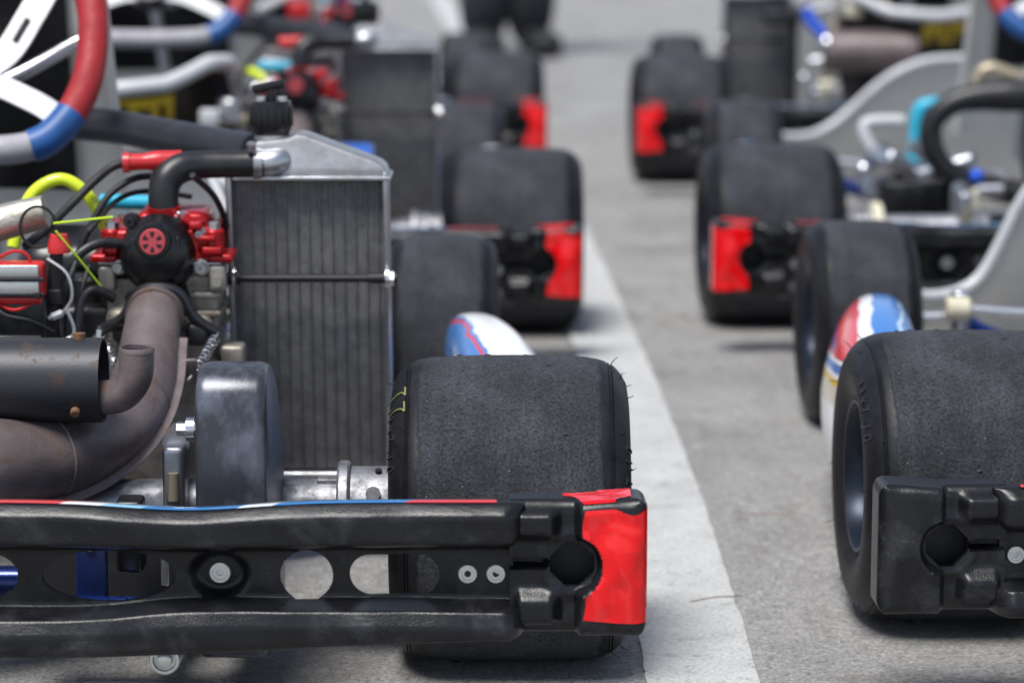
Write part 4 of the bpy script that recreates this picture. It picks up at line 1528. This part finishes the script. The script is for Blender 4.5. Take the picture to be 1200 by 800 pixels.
def radiator(kart, s_=1, dz=0.):
    """tall radiator leaning forward a little; s_ = -1 on the left side"""
    X0, X1, Z0, Z1 = .331, .476, .094, .390
    lean = lambda z: .405 - .05 * (z - Z0) / (Z1 - Z0)
    k = 'rad%d' % s_
    mg = lambda fn: (lambda: mirrored(fn(), s_))

    def slab(x0, x1, z0, z1, y0, th, r=.0):
        V, F = rbox((0, 0, 0), (x1 - x0, th, z1 - z0), r or .0005, 1 if not r else 2)
        return [(p[0] + (x0 + x1) / 2, p[1] + lean(p[2] + (z0 + z1) / 2) + y0, p[2] + (z0 + z1) / 2) for p in V], F
    core = part('radiator', k + 'core', mg(lambda: slab(X0, X1, Z0, Z1, .018, .034)), 'radiator_core', kart, (0, 0, dz))
    n_ = 13
    for i in range(n_):
        x = X0 + (X1 - X0) * (i + .5) / n_
        part('cooling_tube', k + 'tube%d' % i, mg(lambda: slab(x - .0007, x + .0007, Z0, Z1, .0, .003)), 'radiator_tube', core)
    for i, (x0, x1) in enumerate(((X0 - .006, X0), (X1, X1 + .005))):
        part('side_rail', k + 'rail%d' % i, mg(lambda: slab(x0, x1, Z0 - .004, Z1 + .006, .014, .05, .0015)), 'aluminium', core)
    poly = [(.327, .3915), (.327, .400), (.345, .404), (.350, .420), (.357, .426), (.386, .4285), (.393, .4325), (.402, .4315), (.464, .4085), (.474, .404), (.480, .398), (.480, .3915)]
    part('top_tank', k + 'tank', mg(lambda: prism(poly, (0, .347, 0), (1, 0, 0), (0, 0, 1), (0, 1, 0), .052, .0035, 2)), 'tank_metal', core)
    part('tank_flange', k + 'flange', mg(lambda: rbox((.408, .372, .3905), (.152, .058, .004), .001)), 'aluminium', core)
    part('bottom_tank', k + 'bot', mg(lambda: rbox((.4055, .42, .083), (.156, .052, .02), .004)), 'aluminium', core)
    part('filler_neck', k + 'neck', mg(lambda: cyl((.368, .373, .425), (.368, .373, .436), .0165, 24)), 'aluminium', core)

    def cap():
        pr = []
        G = [lathe([(.430, .0165), (.436, .0195), (.460, .0195), (.4625, .0185), (.4635, .014), (.4635, 1e-4)], (.368, .373, 0), 'z', 36)]
        for i in range(18):
            a = 2 * PI * i / 18
            G.append(rbox((.368 + .0195 * math.cos(a), .373 + .0195 * math.sin(a), .448), (.003, .003, .020), .001, 1))
        G.append(cyl((.368, .373, .462), (.368, .373, .474), .005, 12))
        G.append(cyl((.352, .366, .4735), (.380, .380, .4785), .0044, 12, bev=.001))
        return vadd(G)
    part('radiator_cap', k + 'cap', mg(cap), 'black_plastic_smooth', core)
    part('cap_screw', k + 'capscrew', mg(lambda: vadd([cyl((.359, .365, .462), (.359, .365, .467), .005, 10), cyl((.379, .366, .462), (.379, .366, .467), .005, 10)])), 'bright_metal', core)
    br = part('brace_bar', k + 'brace', mg(lambda: vadd([cyl((.322, .352, .293), (.488, .352, .293), .0036, 12), cyl((.322, .352, .293), (.338, .352, .293), .0062, 12), cyl((.462, .352, .293), (.489, .352, .293), .0052, 12)])), 'black_rubber', core)
    part('brace_washer', k + 'wash1', mg(lambda: vadd([cyl((.478, .352, .293), (.4815, .352, .293), .010, 18), cyl((.4812, .352, .293), (.486, .352, .293), .0075, 6)])), 'bright_metal', core)
    part('brace_washer', k + 'wash2', mg(lambda: cyl((.331, .352, .293), (.3335, .352, .293), .012, 18)), 'bright_metal', core)
    part('outlet_elbow', k + 'elbow', mg(lambda: tube([(.350, .35, .405), (.366, .348, .405), (.376, .352, .407), (.380, .362, .412)], .0135, 18, 5)), 'aluminium', core)
    if s_ > 0:
        h = part('coolant_hose', k + 'hose', lambda: tube([(.362, .348, .4045), (.335, .344, .4045), (.305, .338, .4045), (.284, .330, .402), (.272, .323, .392), (.269, .319, .376), (.269, .318, .352)], [.0135, .0132, .0135, .0148, .0152, .0145, .0145], 20, 8), 'hose_rubber', kart)
        part('hose_clamp', k + 'cl1', lambda: vadd([tube([(.352, .347, .4045), (.360, .348, .4045)], .0148, 20, 1), cyl((.352, .336, .4185), (.352, .333, .4255), .0045, 10)]), 'aluminium', h)
        part('hose_clamp', k + 'cl2', lambda: vadd([tube([(.269, .318, .3545), (.269, .319, .3635)], .0158, 22, 1), cyl((.286, .312, .359), (.291, .302, .3595), .0048, 12), rbox((.286, .312, .359), (.008, .012, .009), .002)]), 'aluminium', h)
    return core


pm('radiator_tube', (.20, .185, .18), .45, .3, (.10, .095, .093), 60, .4, .7, .6)


# things seen on the left side of the right-hand karts
def left_set_middle(kart):
    h = part('intake_hose', 'loop', lambda: tube([(-.06, .28, .318), (-.13, .28, .318), (-.20, .28, .318), (-.27, .28, .312), (-.312, .28, .285), (-.318, .28, .25), (-.300, .28, .21), (-.255, .28, .183), (-.18, .28, .165), (-.06, .28, .14)],
                                                [.026, .026, .026, .019, .018, .018, .018, .019, .020, .021], 18, 8), 'hose_rubber', kart)
    part('hose_cuff', 'loopcuff', lambda: tube([(-.165, .28, .318), (-.10, .28, .318)], .0285, 20, 2), 'black_rubber', h)
    part('coolant_elbow', 'turq', lambda: tube([(-.22, .42, .292), (-.27, .42, .292), (-.303, .42, .290), (-.314, .42, .276), (-.316, .42, .24), (-.318, .42, .20)], .0125, 14, 6), 'turquoise', kart)
    part('breather_pipe', 'wpipe', lambda: tube([(-.33, .46, .262), (-.375, .46, .262), (-.395, .46, .255), (-.392, .455, .232), (-.375, .45, .205)], .010, 12, 6), 'white_plastic', kart)
    e = part('engine_casting', 'casting', lambda: vadd([rbox((-.345, .40, .195), (.09, .09, .03), .012, rot=(0, .5, .2)), rbox((-.275, .38, .197), (.10, .07, .022), .01, rot=(0, -.3, -.2)), tube([(-.335, .36, .235), (-.30, .36, .21), (-.25, .36, .19)], .012, 12, 5)]), 'bright_metal', kart)
    part('engine_block', 'lblock', lambda: vadd([rbox((-.318, .36, .150), (.13, .10, .06), .008)] + [rbox((-.36 + .03 * i, .305, .15), (.014, .012, .045), .003) for i in range(4)]), 'black_plastic_smooth', e)
    part('cable_joint', 'cj', lambda: vadd([ball((-.42, .30, .20), .014), ball((-.41, .32, .175), .012), cyl((-.41, .28, .165), (-.41, .34, .165), .010, 12)]), 'bright_metal', kart)
    part('fuel_filter', 'ff', lambda: vadd([cyl((-.262, .22, .145), (-.262, .22, .178), .013, 14, bev=.003)]), 'cream', kart)
    part('filter_outlet', 'ffo', lambda: vadd([cyl((-.255, .22, .176), (-.215, .22, .178), .009, 12)]), 'bright_metal', kart)
    part('blue_fitting', 'bf', lambda: vadd([ball((-.252, .24, .196), .012)]), 'blue_bolt', kart)
    part('axle_collar', 'acol', lambda: cyl((-.447, AY, AZ), (-.430, AY, AZ), .045, 24, bev=.003), 'cream', kart)
    part('gear_lever', 'tanlever', lambda: tube([(-.205, .50, .305), (-.200, .50, .332), (-.182, .50, .343), (-.15, .50, .333), (-.08, .50, .306)], .0125, 12, 6), 'tan_metal', kart)


def left_set_far(kart):
    radiator(kart, -1, -.015)
    part('exhaust_can', 'muf', lambda: vadd([cyl((-.265, .27, .258), (-.06, .27, .258), .046, 28, bev=.006), cyl((-.20, .27, .258), (-.192, .27, .258), .048, 28), cyl((-.13, .27, .258), (-.122, .27, .258), .048, 28)]), 'exhaust_steel', kart)
    part('coolant_hose', 'bwhose', lambda: tube([(-.30, .30, .35), (-.295, .29, .325), (-.275, .28, .305), (-.262, .27, .285)], .013, 14, 5), 'blue_bolt', kart)
    part('water_pump', 'wpump', lambda: vadd([ball((-.26, .25, .275), .022), cyl((-.30, .25, .235), (-.27, .25, .238), .014, 14, bev=.004), ball((-.31, .25, .20), .014)]), 'bright_metal', kart)
    part('cable_joint', 'lcj', lambda: vadd([ball((-.275, .22, .175), .015), cyl((-.29, .22, .185), (-.25, .22, .19), .010, 12)]), 'cream', kart)
    part('radiator_post', 'rpost', lambda: vadd([tube([(-.322, .36, .10), (-.322, .35, .34)], .010, 10, 2), ball((-.322, .345, .335), .017)]), 'steel_dark', kart)
    part('frame_clip', 'rclip', lambda: vadd([rbox((-.36, .33, .33), (.07, .03, .03), .006)]), 'steel_dark', kart)


def make_kart(x, y, label, rz=0.):
    return empty('racing_kart', (x, y, 0), label, 'kart', 'karts parked in two lines', R(rz))


# ------------------------------------------------------------------ six karts
k1 = make_kart(-.600, 2.42, 'nearest kart of the left line, sharp, with dark radiator, black bumper and red corner sticker')
common(k1, bz=.0, hairs=True, crayon=True)
seat(k1, -.085)
engine(k1)
radiator(k1)
k2 = make_kart(-.597, 4.19, 'blurred second kart of the left line, its radiator rising above the near kart')
common(k2, bx0=-.011)
seat(k2)
engine(k2, False, 'blue_gloss')
part('fuel_line', 'k2a', lambda: tube([(.13, .44, .33), (.17, .42, .352), (.20, .40, .345), (.225, .38, .32)], .007, 10, 6), 'lime_hose', k2)
part('breather_can', 'k2b', lambda: lathe([(.285, .016), (.288, .020), (.318, .020), (.322, .016), (.322, 1e-4)], (.165, .26, 0), 'z', 20), 'bright_metal', k2)
part('plug_lead', 'k2c', lambda: tube([(.24, .33, .40), (.215, .32, .40), (.19, .30, .375), (.17, .28, .34)], .005, 10, 6), 'black_rubber', k2)
part('spark_plug_boot', 'k2d', lambda: tube([(.235, .33, .402), (.29, .335, .404)], .010, 14, 2), 'red_plastic', k2)
part('clutch_lever', 'k2e', lambda: tube([(.12, .30, .26), (.15, .27, .285), (.19, .26, .29)], .009, 10, 5), 'tan_metal', k2)
part('cable_joint', 'k2f', lambda: vadd([ball((.205, .27, .335), .013), cyl((.205, .27, .335), (.23, .28, .345), .007, 10)]), 'bright_metal', k2)
part('wiring_plug', 'k2g', lambda: rbox((.135, .24, .295), (.03, .02, .025), .004), 'white_plastic', k2)
radiator(k2)
k3 = make_kart(-.632, 6.2, 'farthest kart of the left line, partly hidden, red corner beside its dark rear tyre')
common(k3)
seat(k3)
part('coolant_hose', 'k3a', lambda: tube([(.14, .40, .375), (.19, .39, .39), (.25, .39, .385), (.31, .39, .395), (.345, .38, .38)], .013, 12, 6), 'white_plastic', k3)
part('fuel_line', 'k3b', lambda: tube([(.12, .35, .365), (.16, .34, .385), (.20, .34, .395), (.24, .34, .405)], .009, 10, 6), 'turquoise', k3)
part('blue_fitting', 'k3c', lambda: vadd([tube([(.235, .36, .372), (.27, .36, .385), (.31, .36, .40)], .014, 12, 5)]), 'blue_bolt', k3)
part('filler_cap', 'k3d', lambda: lathe([(.365, .016), (.380, .016), (.384, .013), (.384, 1e-4)], (.285, .30, 0), 'z', 20), 'zinc', k3)
part('ignition_coil', 'k3e', lambda: rbox((.16, .28, .345), (.05, .04, .04), .006), 'red_plastic', k3)
engine(k3, False)
r1 = make_kart(.995, 2.575, 'nearest kart of the right line, plain black bumper end, colourful sidepod behind its rear tyre', 2.0)
common(r1, .535, rx=.582, bz=-.018, decals=False, hairs=True)
seat(r1)
engine(r1, False)
r2 = make_kart(.985, 4.275, 'blurred middle kart of the right line with black hose loop and turquoise elbow', 2.0)
common(r2, .535, 'high', bx0=-.008)
seat(r2, .075)
left_set_middle(r2)
r3 = make_kart(.955, 6.13, 'farthest kart of the right line, radiator and brown exhaust can on its left side', 1.0)
common(r3, .535, 'high')
seat(r3)
left_set_far(r3)
part('breather_pipe', 'r3a', lambda: tube([(-.33, .42, .33), (-.30, .40, .37), (-.25, .40, .385), (-.20, .40, .38)], .012, 12, 6), 'white_plastic', r3)
part('frame_stay', 'r3b', lambda: tube([(-.25, .34, .12), (-.24, .36, .25), (-.22, .38, .36)], .010, 10, 5), 'tan_metal', r3)
part('filter_cover', 'r3c', lambda: vadd([rbox((-.165, .33, .345), (.10, .05, .035), .010)]), 'cream', r3)


# ------------------------------------------------------------------ person standing beyond the left line
def skin_body(joints, edges, key):
    me = bpy.data.meshes.new(key + '_cage')
    me.from_pydata([j[0] for j in joints], edges, [])
    ob = bpy.data.objects.new(key + '_cage', me)
    sc.collection.objects.link(ob)
    sk = ob.modifiers.new('skin', 'SKIN')
    for i, j in enumerate(joints):
        r = j[1] if isinstance(j[1], tuple) else (j[1], j[1])
        me.skin_vertices[0].data[i].radius = r
    me.skin_vertices[0].data[0].use_root = True
    sb = ob.modifiers.new('sub', 'SUBSURF')
    sb.levels = sb.render_levels = 2
    dg = bpy.context.evaluated_depsgraph_get()
    out = bpy.data.meshes.new_from_object(ob.evaluated_get(dg))
    bpy.data.objects.remove(ob)
    out.shade_smooth()
    return out


def person(loc, rz):
    J = [((0, 0, .95), (.15, .10)), ((0, 0, 1.12), (.135, .095)), ((0, .01, 1.32), (.17, .11)), ((0, .01, 1.45), (.10, .08)), ((0, .0, 1.52), .052), ((0, -.01, 1.60), (.07, .075)), ((0, -.01, 1.69), (.075, .09)), ((0, -.005, 1.75), (.055, .065)), ((0, -.10, 1.645), .012),
         ((-.09, 0, .88), .10), ((-.078, -.01, .50), .095), ((-.078, .02, .12), .098), ((-.085, .01, .05), .06), ((-.095, -.15, .035), .034),
         ((.09, 0, .88), .10), ((.082, -.01, .50), .095), ((.082, .03, .12), .10), ((.09, .02, .05), .06), ((.115, -.14, .035), .034),
         ((-.19, .01, 1.42), .06), ((-.24, .02, 1.14), .045), ((-.22, -.07, .90), .032), ((-.215, -.10, .82), (.018, .036)),
         ((.19, .01, 1.42), .06), ((.24, .02, 1.14), .045), ((.22, -.07, .90), .032), ((.215, -.10, .82), (.018, .036))]
    E = [(0, 1), (1, 2), (2, 3), (3, 4), (4, 5), (5, 6), (6, 7), (5, 8), (0, 9), (9, 10), (10, 11), (11, 12), (12, 13), (0, 14), (14, 15), (15, 16), (16, 17), (17, 18),
         (2, 19), (19, 20), (20, 21), (21, 22), (2, 23), (23, 24), (24, 25), (25, 26)]
    for s_, k in ((-1, 22), (1, 26)):
        for fx, ln in ((-.028, .085), (-.010, .095), (.010, .09), (.026, .07)):
            a = len(J)
            J.append(((s_ * .213, -.11 + fx, .775), .009))
            J.append(((s_ * .205, -.115 + fx, .775 - ln * .55), .0085))
            J.append(((s_ * .195, -.118 + fx, .775 - ln), .0075))
            E += [(k, a), (a, a + 1), (a + 1, a + 2)]
        a = len(J)
        J.append(((s_ * .20, -.155, .80), .010))
        J.append(((s_ * .192, -.168, .765), .009))
        E += [(k, a), (a, a + 1)]
    p = empty('person', loc, 'person in black trousers and shoes standing beyond the left line of karts', 'person', None, rz)
    me = skin_body(J, E, 'person_body')
    for mm in ('trousers', 'jacket', 'skin'):
        me.materials.append(M[mm])
    for f in me.polygons:
        z = f.center.z
        hand = z < .86 and abs(f.center.x) > .17 and z > .6
        f.material_index = 2 if (z > 1.50 or hand) else (1 if z > .93 else 0)
    b_ = bpy.data.objects.new('body', me)
    sc.collection.objects.link(b_)
    b_.parent = p
    part('hair', 'hair', lambda: ball((0, .005, 1.715), .1, 20, 12, (.86, 1.0, .85)), 'jacket', p)
    for s_ in (-1, 1):
        part('ear', 'ear%d' % s_, lambda: ball((s_ * .078, -.005, 1.655), .02, 10, 8, (.5, .8, 1.4)), 'skin', p)
        part('eye', 'eye%d' % s_, lambda: ball((s_ * .03, -.088, 1.665), .010, 10, 8), 'white_plastic', p)
        part('shoe', 'shoe%d' % s_, lambda: vadd([rbox((s_ * .098, -.07, .045), (.105, .29, .085), .035, 4)]), 'black_rubber', p)
    part('mouth', 'mouth', lambda: rbox((0, -.086, 1.612), (.045, .01, .008), .003), 'red_suede', p)
    return p


person((-.015, 9.9, 0), R(12))

# small twigs and a paint fleck lying on the pit lane
def twig(pts, label):
    o_ = part('twig', 'twig%s' % label, lambda: tube([(x, y,   .0046) for x, y in pts], .00045, 6, 4), 'rust_brown', None)
    o_['label'], o_['category'] = label, 'twig'


twig([(.168, 2.648), (.192, 2.664), (.217, 2.668)], 'thin brown twig lying across the white line beside the red sticker')
twig([(.235, 3.02), (.265, 3.01), (.295, 3.005)], 'pale brown straw lying on grey concrete right of the white line')

sc.render.film_transparent = False
sc.cycles.max_bounces = 8
sc.cycles.use_denoising = True
